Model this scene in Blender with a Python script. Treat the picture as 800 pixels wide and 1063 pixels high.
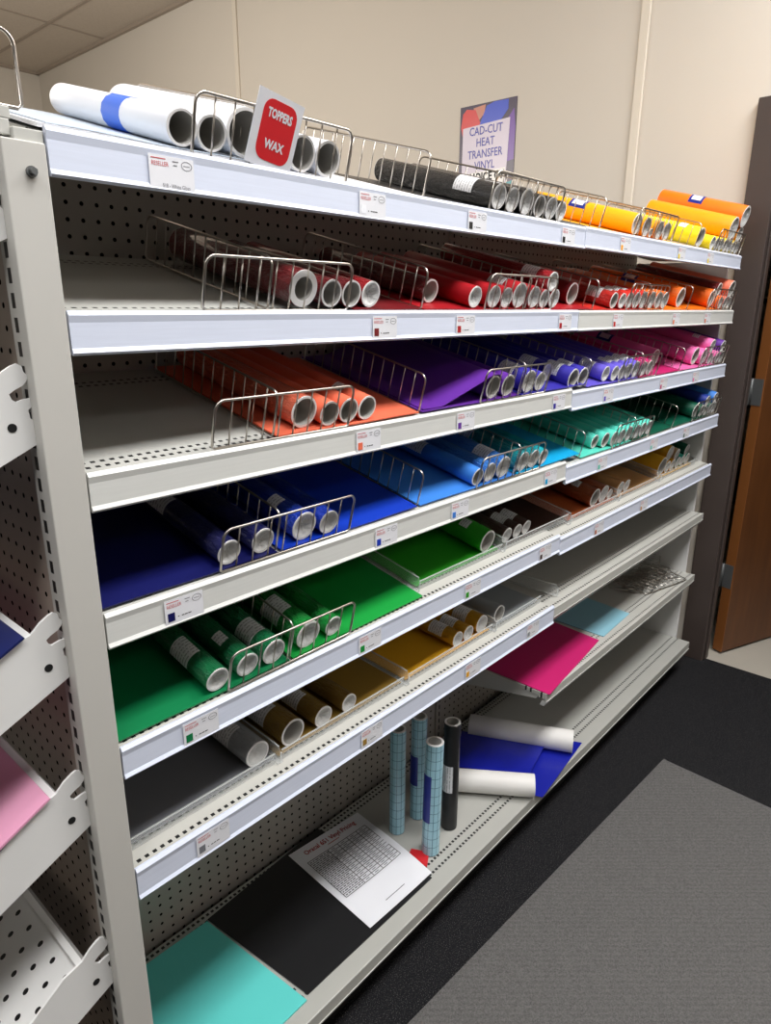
import bpy, math, random
from mathutils import Vector, Matrix
random.seed(7)
S = bpy.context.scene
for o in list(bpy.data.objects): bpy.data.objects.remove(o, do_unlink=True)
C = S.collection
R = math.radians; PI = math.pi

# ------------------------------------------------------------------ camera, world, lights, exposure
cam_d = bpy.data.cameras.new('camera'); cam = bpy.data.objects.new('camera', cam_d); C.objects.link(cam)
cam_d.sensor_fit = 'HORIZONTAL'; cam_d.sensor_width = 36; cam_d.lens = 36*712.8/800
cam_d.clip_start = 0.02; cam_d.clip_end = 60
Mr = Matrix.Rotation(R(-48.45), 4, 'Z') @ Matrix.Rotation(R(73.281), 4, 'X') @ Matrix.Rotation(R(0.322), 4, 'Z')
cam.matrix_world = Matrix.Translation((-0.3546, -0.7912, 1.478)) @ Mr
S.camera = cam
w = bpy.data.worlds.new('room_air'); S.world = w; w.use_nodes = True
w.node_tree.nodes['Background'].inputs[0].default_value = (0.9, 0.95, 1, 1)
w.node_tree.nodes['Background'].inputs[1].default_value = 0.02
def troffer(x, y, power, sx=1.2, sy=0.6, col=(1.0, 0.99, 0.985)):
    d = bpy.data.lights.new('fluorescent_troffer', 'AREA'); d.shape = 'RECTANGLE'; d.size = sx; d.size_y = sy
    d.energy = power; d.color = col
    o = bpy.data.objects.new('fluorescent_troffer', d); C.objects.link(o); o.location = (x, y, 3.31)
for x, y, p in ((-1.3, -0.95, 34), (0.4, -0.95, 58), (2.0, -0.95, 58), (0.4, -3.4, 10), (2.0, -3.4, 10), (-3.4, -0.2, 45)):
    troffer(x, y, p)
pd = bpy.data.lights.new('wall_fill_light', 'POINT'); pd.energy = 135; pd.shadow_soft_size = 0.3; pd.color = (1.0, 0.94, 0.86)  # unseen fill light without a fixture, added to brighten far walls and ceiling
po = bpy.data.objects.new('wall_fill_light', pd); C.objects.link(po); po.location = (0.2, 2.6, 2.45)
S.view_settings.view_transform = 'Standard'; S.view_settings.look = 'None'
S.view_settings.gamma = 1; S.view_settings.use_curve_mapping = False
S.view_settings.exposure = -0.06

# ------------------------------------------------------------------ materials
def lin(c):
    r = []
    for v in c:
        v = v/255
        r.append(v/12.92 if v <= 0.04045 else ((v+0.055)/1.055)**2.4)
    return (*r, 1)
class N:
    """tiny helper for node maths"""
    def __init__(s, m): s.t = m.node_tree; s.n = s.t.nodes
    def new(s, k, **kw):
        n = s.n.new(k)
        for a, b in kw.items(): setattr(n, a, b)
        return n
    def put(s, sock, v):
        if hasattr(v, 'is_output'): s.t.links.new(v, sock)
        else: sock.default_value = v
    def m(s, op, a, b=0.0, c=0.0):
        n = s.new('ShaderNodeMath', operation=op)
        s.put(n.inputs[0], a); s.put(n.inputs[1], b)
        if op in ('COMPARE', 'MULTIPLY_ADD'): s.put(n.inputs[2], c)
        return n.outputs[0]
    def mix(s, f, a, b):
        n = s.new('ShaderNodeMix', data_type='RGBA')
        s.put(n.inputs[0], f); s.put(n.inputs[6], a); s.put(n.inputs[7], b)
        return n.outputs[2]
    def obj(s):
        tc = s.new('ShaderNodeTexCoord'); sp = s.new('ShaderNodeSeparateXYZ'); s.t.links.new(tc.outputs['Object'], sp.inputs[0])
        return tc.outputs['Object'], sp.outputs[0], sp.outputs[1], sp.outputs[2]
    def uv(s):
        tc = s.new('ShaderNodeTexCoord'); sp = s.new('ShaderNodeSeparateXYZ'); s.t.links.new(tc.outputs['UV'], sp.inputs[0])
        return sp.outputs[0], sp.outputs[1]
    def noise(s, vec, scale, detail=2, rough=0.5):
        n = s.new('ShaderNodeTexNoise'); s.put(n.inputs['Vector'], vec); n.inputs['Scale'].default_value = scale
        n.inputs['Detail'].default_value = detail; n.inputs['Roughness'].default_value = rough
        return n.outputs[0]
    def bump(s, h, strength, dist=0.002):
        n = s.new('ShaderNodeBump'); n.inputs['Strength'].default_value = strength; n.inputs['Distance'].default_value = dist
        s.put(n.inputs['Height'], h); s.t.links.new(n.outputs[0], s.bsdf.inputs['Normal'])
def mat(name, rgb, rough=0.5, metal=0.0, spec=0.5, coat=0.0):
    m = bpy.data.materials.new(name); m.use_nodes = True
    b = m.node_tree.nodes['Principled BSDF']; b.inputs['Base Color'].default_value = lin(rgb)
    b.inputs['Roughness'].default_value = rough; b.inputs['Metallic'].default_value = metal
    b.inputs['Specular IOR Level'].default_value = spec
    b.inputs['Coat Weight'].default_value = coat; b.inputs['Coat Roughness'].default_value = 0.08
    n = N(m); n.bsdf = b
    return m, n
def simple(name, rgb, **k):
    m, n = mat(name, rgb, **k); v, x, y, z = n.obj()       # faint mottling so no surface is perfectly even
    c = lin(rgb); f = n.noise(v, 6, 3)
    n.put(n.bsdf.inputs['Base Color'], n.mix(f, tuple(a*0.93 for a in c[:3])+(1,), tuple(min(1, a*1.05) for a in c[:3])+(1,)))
    return m
def peg(name, rgb, ax, ox, oz):
    m, n = mat(name, rgb, rough=0.55); v, x, y, z = n.obj()
    a = (x, y)[ax]
    da = n.m('SUBTRACT', n.m('FRACT', n.m('ADD', n.m('DIVIDE', n.m('SUBTRACT', a, ox), 0.0254), 0.5)), 0.5)
    dz = n.m('SUBTRACT', n.m('FRACT', n.m('ADD', n.m('DIVIDE', n.m('SUBTRACT', z, oz), 0.0254), 0.5)), 0.5)
    r = n.m('SQRT', n.m('ADD', n.m('MULTIPLY', da, da), n.m('MULTIPLY', dz, dz)))
    hole = n.m('LESS_THAN', r, 0.135)
    n.put(n.bsdf.inputs['Base Color'], n.mix(hole, lin(rgb), (0.004, 0.004, 0.004, 1)))
    n.put(n.bsdf.inputs['Specular IOR Level'], n.m('MULTIPLY', n.m('SUBTRACT', 1, hole), 0.4))
    return m
def deck_mat(name, rgb, rows, pitch=0.0127, half=0.0028, slot=0.5):
    m, n = mat(name, rgb, rough=0.45); v, x, y, z = n.obj()
    fx = n.m('LESS_THAN', n.m('FRACT', n.m('DIVIDE', x, pitch)), slot)
    tot = 0.0
    for s in rows:
        k = n.m('LESS_THAN', n.m('ABSOLUTE', n.m('SUBTRACT', y, s)), half)
        tot = n.m('MAXIMUM', tot, k)
    hole = n.m('MULTIPLY', tot, fx)
    c = lin(rgb); f = n.noise(v, 9, 4)
    base = n.mix(f, tuple(a*0.88 for a in c[:3])+(1,), c)
    n.put(n.bsdf.inputs['Base Color'], n.mix(hole, base, (0.006, 0.006, 0.006, 1)))
    return m
def rail_mat(name, rgb):
    m, n = mat(name, rgb, rough=0.35); v, x, y, z = n.obj()
    mp = n.new('ShaderNodeMapping'); n.put(mp.inputs[0], v); mp.inputs['Scale'].default_value = (2, 60, 60)
    f = n.noise(mp.outputs[0], 6, 3); c = lin(rgb)
    n.put(n.bsdf.inputs['Base Color'], n.mix(f, tuple(a*0.88 for a in c[:3])+(1,), c))
    return m
def film_vinyl(name, rgb):
    """vinyl under a wrinkled clear film"""
    m, n = mat(name, rgb, rough=0.3, coat=1.0); v, x, y, z = n.obj()
    mp = n.new('ShaderNodeMapping'); n.put(mp.inputs[0], v); mp.inputs['Scale'].default_value = (100, 30, 100); mp.inputs['Rotation'].default_value = (0.3, 0.2, 0.6)
    f = n.noise(mp.outputs[0], 1.5, 4, 0.7)
    n.bump(f, 1.0, 0.02); c = lin(rgb)
    n.put(n.bsdf.inputs['Base Color'], n.mix(f, tuple(a*0.88 for a in c[:3])+(1,), tuple(min(1, a*1.25+0.008) for a in c[:3])+(1,)))
    return m
def plain_vinyl(name, rgb):
    m, n = mat(name, rgb, rough=0.42, coat=0.15); v, x, y, z = n.obj()
    f = n.noise(v, 14, 2); n.bump(f, 0.15, 0.002)
    return m
COL = dict(white=(238, 240, 246), black=(22, 22, 24), gold_yellow=(250, 172, 8), yellow=(250, 222, 20), amber=(246, 160, 10),
    orange=(228, 104, 20), bright_orange=(245, 120, 10), dark_red=(112, 10, 20), red=(166, 16, 28), bright_red=(204, 38, 26), coral=(232, 112, 82),
    salmon=(238, 120, 90), purple=(96, 40, 150), indigo=(52, 44, 160), violet=(98, 84, 196), pink=(238, 110, 176), magenta=(196, 32, 106),
    navy=(10, 15, 82), dark_blue=(16, 44, 140), royal_blue=(8, 54, 178), light_blue=(58, 128, 216), turquoise=(0, 160, 214), teal=(8, 150, 160),
    aqua=(84, 204, 184), dark_green=(0, 84, 62), green=(0, 116, 66), mid_green=(10, 148, 56), lime_green=(40, 156, 28), brown=(74, 44, 36),
    dark_brown=(52, 28, 20), copper=(178, 88, 42), tan=(196, 146, 92), mustard=(218, 164, 26), beige=(214, 186, 150), gray=(118, 120, 126),
    silver=(182, 186, 190), sea_green=(96, 208, 202), gold=(156, 122, 48), yellow_gold=(226, 166, 28), pale_gray=(150, 156, 160), mint=(80, 206, 186), ice_blue=(140, 190, 206),
    royal_sheet=(14, 26, 150), pale_sheet=(206, 218, 230), clear_gray=(190, 190, 196))
FILM = {}; PLAIN = {}
def film(c):
    if c not in FILM: FILM[c] = film_vinyl('filmed_vinyl_'+c, COL[c])
    return FILM[c]
def plain(c):
    if c not in PLAIN: PLAIN[c] = plain_vinyl('vinyl_'+c, COL[c])
    return PLAIN[c]
GONDOLA = (190, 190, 184)
m_steel = simple('cream_shelf_steel', GONDOLA, rough=0.42)
m_upright = simple('cream_upright_steel', (196, 194, 188), rough=0.4)
m_endpanel = simple('white_end_panel', (226, 226, 224), rough=0.5)
m_peg = peg('cream_pegboard', (178, 172, 164), 0, 0.801, 1.658)
m_pegx = peg('taupe_end_pegboard', (176, 162, 150), 1, 0.1, 1.4)
m_deck = deck_mat('perforated_shelf_deck', GONDOLA, (0.022, 0.036, 0.30, 0.315))
m_deckflat = deck_mat('perforated_flat_deck', (192, 191, 184), (0.012, 0.046, 0.062, 0.30, 0.315), half=0.003)
m_base = deck_mat('perforated_base_deck', (178, 178, 172), (0.026, 0.05, 0.32, 0.335), half=0.0034, slot=0.55)
def roundholes():
    m, n = mat('holed_shelf_deck', (222, 222, 220), rough=0.45); v, x, y, z = n.obj()
    k = 0.0
    for ox, oy in ((0, 0), (0.0225, 0.02)):
        dx = n.m('SUBTRACT', n.m('FRACT', n.m('DIVIDE', n.m('ADD', x, ox), 0.045)), 0.5); dy = n.m('SUBTRACT', n.m('FRACT', n.m('DIVIDE', n.m('ADD', y, oy), 0.04)), 0.5)
        k = n.m('MAXIMUM', k, n.m('LESS_THAN', n.m('SQRT', n.m('ADD', n.m('MULTIPLY', dx, dx), n.m('MULTIPLY', dy, dy))), 0.1))
    n.put(n.bsdf.inputs['Base Color'], n.mix(k, lin((222, 222, 220)), (0.004, 0.004, 0.004, 1)))
    return m
m_deckholes = roundholes()
m_railblue = rail_mat('price_rail_blue_white', (222, 229, 246)); m_railgrey = rail_mat('price_rail_cream', (220, 221, 217))
m_chrome = simple('chrome_wire', (190, 184, 176), rough=0.28, metal=1.0)
m_bracket = simple('white_bracket_steel', (232, 232, 230), rough=0.4)
m_dark = simple('dark_void', (12, 12, 12), rough=0.9)
m_card = simple('white_card', (228, 229, 234), rough=0.5)
m_corewhite = simple('white_paper_core', (236, 234, 232), rough=0.6)
m_coreinner = simple('grey_core_inside', (168, 166, 160), rough=0.8)
m_red = simple('red_print', (200, 32, 40), rough=0.5); m_blackink = simple('black_print', (30, 30, 34), rough=0.6)
m_greyink = simple('grey_print', (120, 120, 126), rough=0.6); m_blueband = simple('blue_tape', (18, 104, 226), rough=0.4)
m_navytape = simple('navy_sticker', (28, 44, 140), rough=0.4)
def endfilm_mat():
    m, n = mat('silvery_end_film', (205, 205, 204), rough=0.4, coat=0.4); v, x, y, z = n.obj()
    f = n.noise(v, 60, 3, 0.6); n.bump(f, 0.35, 0.003)
    n.put(n.bsdf.inputs['Base Color'], n.mix(f, lin((176, 176, 174)), lin((222, 222, 220))))
    return m
m_endfilm = endfilm_mat()
def labelprint():
    m, n = mat('printed_roll_label', (235, 235, 235), rough=0.45); v, x, y, z = n.obj()
    st = n.m('LESS_THAN', n.m('FRACT', n.m('DIVIDE', y, 0.0062)), 0.36)
    mp = n.new('ShaderNodeMapping'); n.put(mp.inputs[0], v); mp.inputs['Scale'].default_value = (260, 160, 260)
    g = n.m('GREATER_THAN', n.noise(mp.outputs[0], 1, 1), 0.46)
    n.put(n.bsdf.inputs['Base Color'], n.mix(n.m('MULTIPLY', n.m('MULTIPLY', st, g), 0.5), lin((234, 234, 236)), lin((70, 66, 70))))
    return m
m_rolllabel = labelprint()
def clear_mat():
    m, n = mat('clear_acrylic', (236, 240, 240), rough=0.08)
    n.bsdf.inputs['Transmission Weight'].default_value = 0.0
    n.bsdf.inputs['Alpha'].default_value = 0.2
    v, x, y, z = n.obj(); n.bump(n.noise(v, 30, 2), 0.1)
    return m
m_clear = clear_mat()
def clear_edge_mat():
    m, n = mat('acrylic_cut_edge', (228, 232, 230), rough=0.12)
    n.bsdf.inputs['Alpha'].default_value = 0.45
    return m
m_clearedge = clear_edge_mat()
def carpet():
    m, n = mat('black_carpet', (20, 20, 22), rough=0.95, spec=0.15); v, x, y, z = n.obj()
    f = n.noise(v, 260, 3, 0.7); g = n.m('GREATER_THAN', n.noise(v, 420, 1), 0.64)
    b = n.mix(f, lin((9, 9, 10)), lin((40, 40, 43)))
    n.put(n.bsdf.inputs['Base Color'], n.mix(n.m('MULTIPLY', g, 0.55), b, lin((110, 108, 106)))); n.bump(f, 0.7, 0.006)
    return m
m_carpet = carpet()
def matmat():
    m, n = mat('grey_ribbed_mat', (84, 84, 84), rough=0.95, spec=0.15); v, x, y, z = n.obj()
    f = n.noise(v, 300, 3, 0.7)
    wv = n.new('ShaderNodeTexWave'); n.put(wv.inputs[0], v); wv.inputs['Scale'].default_value = 34; wv.inputs['Distortion'].default_value = 6; wv.inputs['Detail'].default_value = 2; wv.inputs['Detail Scale'].default_value = 6
    wv.bands_direction = 'DIAGONAL'
    k = n.m('ADD', n.m('MULTIPLY', f, 0.9), n.m('MULTIPLY', wv.outputs[1], 0.1))
    n.put(n.bsdf.inputs['Base Color'], n.mix(k, lin((38, 38, 38)), lin((150, 148, 146)))); n.bump(k, 0.9, 0.008)
    return m
m_mat = matmat()
def wallmat(name, rgb):
    m, n = mat(name, rgb, rough=0.75, spec=0.25); v, x, y, z = n.obj()
    f = n.noise(v, 1.3, 3); c = lin(rgb)
    n.put(n.bsdf.inputs['Base Color'], n.mix(f, tuple(a*0.95 for a in c[:3])+(1,), c)); n.bump(n.noise(v, 180, 2), 0.08, 0.003)
    return m
m_wall = wallmat('beige_painted_wall', (218, 211, 200))
m_trim = wallmat('painted_batten', (226, 218, 204))
def ceilmat():
    m, n = mat('acoustic_ceiling_tile', (206, 194, 180), rough=0.9, spec=0.1); v, x, y, z = n.obj()
    n.put(n.bsdf.inputs['Base Color'], n.mix(n.noise(v, 60, 4), lin((196, 184, 170)), lin((214, 203, 190))))
    return m
m_ceil = ceilmat()
m_grid = simple('ceiling_grid', (170, 156, 142), rough=0.6)
m_frame = simple('dark_brown_door_frame', (72, 62, 58), rough=0.45)
def wood():
    m, n = mat('brown_stained_door', (120, 72, 34), rough=0.45); v, x, y, z = n.obj()
    mp = n.new('ShaderNodeMapping'); n.put(mp.inputs[0], v); mp.inputs['Scale'].default_value = (9, 9, 0.9)
    f = n.noise(mp.outputs[0], 3, 4, 0.6)
    n.put(n.bsdf.inputs['Base Color'], n.mix(f, lin((66, 36, 15)), lin((116, 70, 34))))
    return m
m_wood = wood()
m_woodedge = simple('door_edge_band', (136, 82, 38), rough=0.5)
m_tile = simple('pale_floor_tile', (176, 170, 158), rough=0.5)
m_hinge = simple('steel_hinge', (104, 106, 106), rough=0.45, metal=0.35)

# ------------------------------------------------------------------ mesh helpers
class MB:
    def __init__(s): s.v = []; s.f = []; s.uv = {}; s.mi = []; s.sm = []
    def face(s, idx, mi=0, sm=False): s.f.append(tuple(idx)); s.mi.append(mi); s.sm.append(sm)
    def box(s, a, b, mi=0):
        k = len(s.v); x0, y0, z0 = a; x1, y1, z1 = b
        s.v += [(x0, y0, z0), (x1, y0, z0), (x1, y1, z0), (x0, y1, z0), (x0, y0, z1), (x1, y0, z1), (x1, y1, z1), (x0, y1, z1)]
        for q in ((0, 3, 2, 1), (4, 5, 6, 7), (0, 1, 5, 4), (1, 2, 6, 5), (2, 3, 7, 6), (3, 0, 4, 7)): s.face([k+i for i in q], mi)
    def tube(s, pts, r, n=7, closed=False, mi=0):
        pts = [Vector(p) for p in pts]; L = len(pts); base = len(s.v); up = None
        for i, p in enumerate(pts):
            a = pts[(i-1) % L] if (closed or i > 0) else p
            b = pts[(i+1) % L] if (closed or i < L-1) else p
            t = (b-a).normalized()
            if up is None:
                up = Vector((0, 0, 1)) if abs(t.z) < 0.9 else Vector((1, 0, 0))
            up = (up-t*up.dot(t))
            if up.length < 1e-6: up = t.orthogonal()
            up.normalize(); q = t.cross(up)
            for k in range(n):
                an = 2*PI*k/n; s.v.append(tuple(p+up*(r*math.cos(an))+q*(r*math.sin(an))))
        for i in range(L if closed else L-1):
            j = (i+1) % L
            for k in range(n):
                k2 = (k+1) % n; s.face([base+i*n+k, base+i*n+k2, base+j*n+k2, base+j*n+k], mi, True)
        if not closed:
            s.face([base+k for k in range(n)][::-1], mi); s.face([base+(L-1)*n+k for k in range(n)], mi)
    def ring_tube(s, ro, ri, y0, y1, n=36, mo=0, me=0, mn=0, shrink=0.0):
        """hollow cylinder about local Y: outer wall mo, end rings me, inner wall mn"""
        k = len(s.v)
        for (y, r) in ((y0, ro), (y1, ro), (y0, ri), (y1, ri)):
            for i in range(n):
                a = 2*PI*i/n; s.v.append((r*math.cos(a), y, r*math.sin(a)))
        for i in range(n):
            j = (i+1) % n
            s.face([k+i, k+n+i, k+n+j, k+j], mo, True)
            s.face([k+2*n+i, k+2*n+j, k+3*n+j, k+3*n+i], mn, True)
            s.face([k+i, k+j, k+2*n+j, k+2*n+i], me); s.face([k+n+i, k+3*n+i, k+3*n+j, k+n+j], me)
    def prism(s, poly, axis, a, b, mi=0):
        """polygon (u,w) extruded along axis from a to b; axis 0: (y,z), axis 1: (x,z), axis 2: (x,y)"""
        def P(u, w_, t): return ((t, u, w_), (u, t, w_), (u, w_, t))[axis]
        k = len(s.v); n = len(poly)
        for t in (a, b): s.v += [P(u, q, t) for u, q in poly]
        s.face([k+i for i in range(n)], mi); s.face([k+n+i for i in range(n)][::-1], mi)
        for i in range(n):
            j = (i+1) % n; s.face([k+i, k+n+i, k+n+j, k+j], mi)
    def patch(s, fn, nu, nv, thick=None, mi=0, mi2=None):
        """grid surface fn(u,v), u,v in 0..1, optional thickness along its normal"""
        k = len(s.v); P = [[Vector(fn(i/nu, j/nv)) for j in range(nv+1)] for i in range(nu+1)]
        for i in range(nu+1):
            for j in range(nv+1): s.v.append(tuple(P[i][j]))
        W = nv+1
        for i in range(nu):
            for j in range(nv): s.face([k+i*W+j, k+(i+1)*W+j, k+(i+1)*W+j+1, k+i*W+j+1], mi, True)
        if thick:
            k2 = len(s.v)
            for i in range(nu+1):
                for j in range(nv+1):
                    du = P[min(i+1, nu)][j]-P[max(i-1, 0)][j]; dv = P[i][min(j+1, nv)]-P[i][max(j-1, 0)]
                    s.v.append(tuple(P[i][j]-du.cross(dv).normalized()*thick))
            m2 = mi if mi2 is None else mi2
            for i in range(nu):
                for j in range(nv): s.face([k2+i*W+j, k2+i*W+j+1, k2+(i+1)*W+j+1, k2+(i+1)*W+j], m2, True)
            bd = [(i, 0) for i in range(nu)]+[(nu, j) for j in range(nv)]+[(i, nv) for i in range(nu, 0, -1)]+[(0, j) for j in range(nv, 0, -1)]
            k3 = len(s.v)
            for i, j in bd: s.v.append(s.v[k+i*W+j]); s.v.append(s.v[k2+i*W+j])
            for q in range(len(bd)):
                z = (q+1) % len(bd); s.face([k3+2*q, k3+2*q+1, k3+2*z+1, k3+2*z], mi)
    def mesh(s, name, mats):
        me = bpy.data.meshes.new(name); me.from_pydata([tuple(v) for v in s.v], [], s.f)
        for m in (mats if isinstance(mats, (list, tuple)) else [mats]): me.materials.append(m)
        for p, mi, sm in zip(me.polygons, s.mi, s.sm): p.material_index = mi; p.use_smooth = sm
        me.update(); return me
    def build(s, name, mats, parent=None, bevel=0): return link(name, s.mesh(name, mats), parent, bevel)
def link(name, me, parent=None, bevel=0):
    o = bpy.data.objects.new(name, me); C.objects.link(o)
    if parent: o.parent = parent
    if bevel:
        b = o.modifiers.new('soft_edges', 'BEVEL'); b.width = bevel; b.segments = 2; b.limit_method = 'ANGLE'
    return o
def tag(o, label, cat, group=None, kind=None):
    o['label'] = label; o['category'] = cat
    if group: o['group'] = group
    if kind: o['kind'] = kind
    return o
def thing(name, label, cat, loc=(0, 0, 0), rot=(0, 0, 0), group=None):
    o = bpy.data.objects.new(name, None); C.objects.link(o); o.empty_display_size = 0.05
    o.location = loc; o.rotation_euler = rot
    return tag(o, label, cat, group)
def struct(name, mb, m, bevel=0):
    o = mb.build(name, m, None, bevel); o['kind'] = 'structure'; return o
def copy_tree(o):
    c = o.copy(); C.objects.link(c)
    for ch in list(o.children):
        k = copy_tree(ch); k.parent = c
    return c
def text_verts(txt, size, align='CENTER', bold=0.0, spacing=1.0):
    cu = bpy.data.curves.new('t', 'FONT'); cu.body = txt; cu.size = size; cu.align_x = align; cu.offset = bold; cu.resolution_u = 2
    cu.space_line = spacing
    o = bpy.data.objects.new('t', cu); C.objects.link(o)
    dg = bpy.context.evaluated_depsgraph_get(); me = bpy.data.meshes.new_from_object(o.evaluated_get(dg))
    vs = [(v.co.x, v.co.y) for v in me.vertices]; fs = [tuple(p.vertices) for p in me.polygons]
    bpy.data.objects.remove(o); bpy.data.curves.remove(cu); bpy.data.meshes.remove(me)
    return vs, fs
def add_text(mb, txt, size, fn, align='CENTER', bold=0.0, sx=1.0, at=(0, 0)):
    vs, fs = text_verts(txt, size, align, bold); k = len(mb.v)
    mb.v += [tuple(fn(at[0]+x*sx, at[1]+y)) for x, y in vs]
    for f in fs: mb.face([k+i for i in f])
def rect(mb, fn, x0, y0, x1, y1, n=1):
    for i in range(n):
        a = x0+(x1-x0)*i/n; b = x0+(x1-x0)*(i+1)/n
        k = len(mb.v); mb.v += [tuple(fn(*q)) for q in ((a, y0), (b, y0), (b, y1), (a, y1))]; mb.face([k, k+1, k+2, k+3])

# ------------------------------------------------------------------ the room
XE, YN, ZC, XW, YS = 2.6, 5.72, 3.32, -7.0, -7.0
b = MB(); b.box((XW-0.1, YS-0.1, -0.06), (XE+0.01, YN+0.1, 0)); struct('floor', b, m_carpet)
b = MB(); b.box((XE+0.01, -3, -0.06), (6.0, 3, 0.0)); struct('floor_back_room', b, m_tile)
b = MB(); b.box((XW-0.1, YS-0.1, ZC), (XE+0.1, YN+0.1, ZC+0.05)); struct('ceiling', b, m_ceil)
b = MB()
y = 4.56
while y > YS: b.box((XW, y-0.012, ZC-0.004), (XE, y+0.012, ZC+0.002)); y -= 1.22
x = 2.19
while x > XW: b.box((x-0.012, YS, ZC-0.005), (x+0.012, YN, ZC+0.002)); x -= 0.61
b.box((XE-0.025, YS, ZC-0.02), (XE, YN, ZC)); b.box((XW, YN-0.025, ZC-0.02), (XE, YN, ZC))
struct('trim_ceiling_grid', b, m_grid)
b = MB(); b.box((XE, 0.0, 0), (XE+0.06, YN+0.1, ZC)); b.box((XE, -1.06, 2.17), (XE+0.06, 0.0, ZC)); b.box((XE, YS-0.1, 0), (XE+0.06, -1.06, ZC)); struct('wall_east', b, m_wall)
b = MB(); b.box((XW, YN, 0), (XE, YN+0.1, ZC)); struct('wall_north', b, m_wall)
b = MB(); b.box((XW-0.1, YS, 0), (XW, YN, ZC)); struct('wall_west', b, m_wall)
b = MB(); b.box((XW, YS-0.1, 0), (XE, YS, ZC)); struct('wall_south', b, m_wall)
for i, yy in enumerate((3.04, 0.505)):
    b = MB(); b.box((XE-0.012, yy-0.018, 0), (XE, yy+0.018, ZC-0.02)); struct('trim_%d' % (i+1), b, m_trim, 0.003)
# back room behind the door
b = MB(); b.box((5.9, -3, 0), (6.0, 3, 2.9)); struct('wall_back_room', b, m_wall)
b = MB(); b.box((XE+0.1, -3, 2.9), (6, 3, 3.0)); struct('ceiling_back_room', b, m_ceil)
b = MB(); b.box((XE+0.1, 2.9, 0), (6, 3, 2.9)); struct('wall_back_room_north', b, m_wall)
b = MB(); b.box((XE+0.1, -3, 0), (6, -2.9, 2.9)); struct('wall_back_room_south', b, m_wall)
# door frame (metal, wraps the wall) and the open door
b = MB()
for (y0, y1) in ((-0.045, 0.05), (-1.11, -1.015)):
    b.box((XE-0.03, y0, 0), (XE+0.06, y1, 2.19))
b.box((XE-0.03, -1.015, 2.12), (XE+0.06, -0.045, 2.19))
b.box((XE-0.005, -0.053, 0), (XE+0.03, -0.045, 2.12)); b.box((XE-0.005, -1.015, 0), (XE+0.03, -1.007, 2.12))
struct('trim_door_frame', b, m_frame, 0.003)
dr = bpy.data.objects.new('door_1', None); C.objects.link(dr); dr.location = (2.69, -0.088, 0.012); dr.rotation_euler = (0, 0, R(-21.5)); dr['kind'] = 'structure'
b = MB(); b.box((0.004, 0, 0), (0.9, 0.044, 2.08)); b.build('door_panel', m_wood, dr, 0.002)
b = MB(); b.box((0, 0.0, 0), (0.004, 0.044, 2.08)); b.build('edge_band', m_woodedge, dr)
for z in (0.30, 1.09, 1.86):
    b = MB(); b.box((-0.002, 0.004, z), (0.0, 0.046, z+0.105)); b.tube([(-0.006, 0.05, z), (-0.006, 0.05, z+0.105)], 0.006, 10)
    b.box((-0.03, 0.049, z), (-0.004, 0.052, z+0.105))
    for k in range(3):
        b.tube([(-0.018, 0.049, z+0.02+k*0.032), (-0.018, 0.0475, z+0.02+k*0.032)], 0.004, 10)
    b.build('hinge', m_hinge, dr)
b = MB(); b.tube([(0.84, -0.03, 0.98), (0.84, 0.074, 0.98)], 0.012, 12); b.tube([(0.84, -0.05, 0.98), (0.84, -0.03, 0.98)], 0.027, 16); b.tube([(0.84, 0.074, 0.98), (0.84, 0.094, 0.98)], 0.027, 16)
b.build('door_knob', m_hinge, dr)
# a storage rack seen through the gap beside the door
rk = thing('storage_rack', 'dark storage rack standing in the room beyond the brown door', 'rack', (4.2, 0.15, 0))
m_rack = simple('dark_rack_steel', (40, 34, 30), rough=0.6)
for sx in (0, 0.5):
    for sy in (-0.9, 0.9):
        b = MB(); b.box((sx-0.02, sy-0.02, 0), (sx+0.02, sy+0.02, 2.4)); b.build('post', m_rack, rk)
for z in (0.3, 0.9, 1.5, 2.0):
    b = MB(); b.box((-0.02, -0.9, z), (0.52, 0.9, z+0.03)); b.build('rack_shelf', m_rack, rk)
def carton(name, label, x, y, z, sx, sy, sz, col):
    t = thing(name, label, 'box', (x, y, z), group='cartons on the back room rack')
    b = MB(); b.box((-sx/2, -sy/2, 0), (sx/2, sy/2, sz)); b.build('carton_body', simple('carton_'+name, col, rough=0.8), t, 0.004)
    b = MB(); b.box((-sx/2-0.001, -0.025, sz-0.05), (sx/2+0.001, 0.025, sz+0.001)); b.build('packing_tape', simple('packing_tape', (170, 140, 96), rough=0.3), t)
carton('cardboard_box', 'brown cardboard box on the rack beyond the door, upper shelf', 4.4, 0.0, 1.531, 0.36, 0.5, 0.2, (150, 112, 72))
carton('cardboard_box', 'white paper carton on the rack beyond the door, middle shelf', 4.4, -0.1, 0.931, 0.36, 0.6, 0.26, (206, 202, 196))
carton('cardboard_box', 'low dark carton on the lowest shelf of the rack beyond the door', 4.4, 0.05, 0.331, 0.36, 0.6, 0.22, (70, 58, 50))
# mat lying on the carpet
b = MB(); b.box((0, -0.95, 0.0), (2.35, 0, 0.008)); b.box((0, -0.95, 0.0), (2.35, -0.938, 0.0095)); b.box((0, -0.012, 0), (2.35, 0, 0.0095))
mt = b.build('floor_mat', m_mat, None, 0.002); mt.location = (-0.578, -0.047, 0.0005); mt.rotation_euler = (0, 0, R(-3.2))
tag(mt, 'rectangular dark grey ribbed floor mat lying on the black carpet', 'mat')

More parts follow.
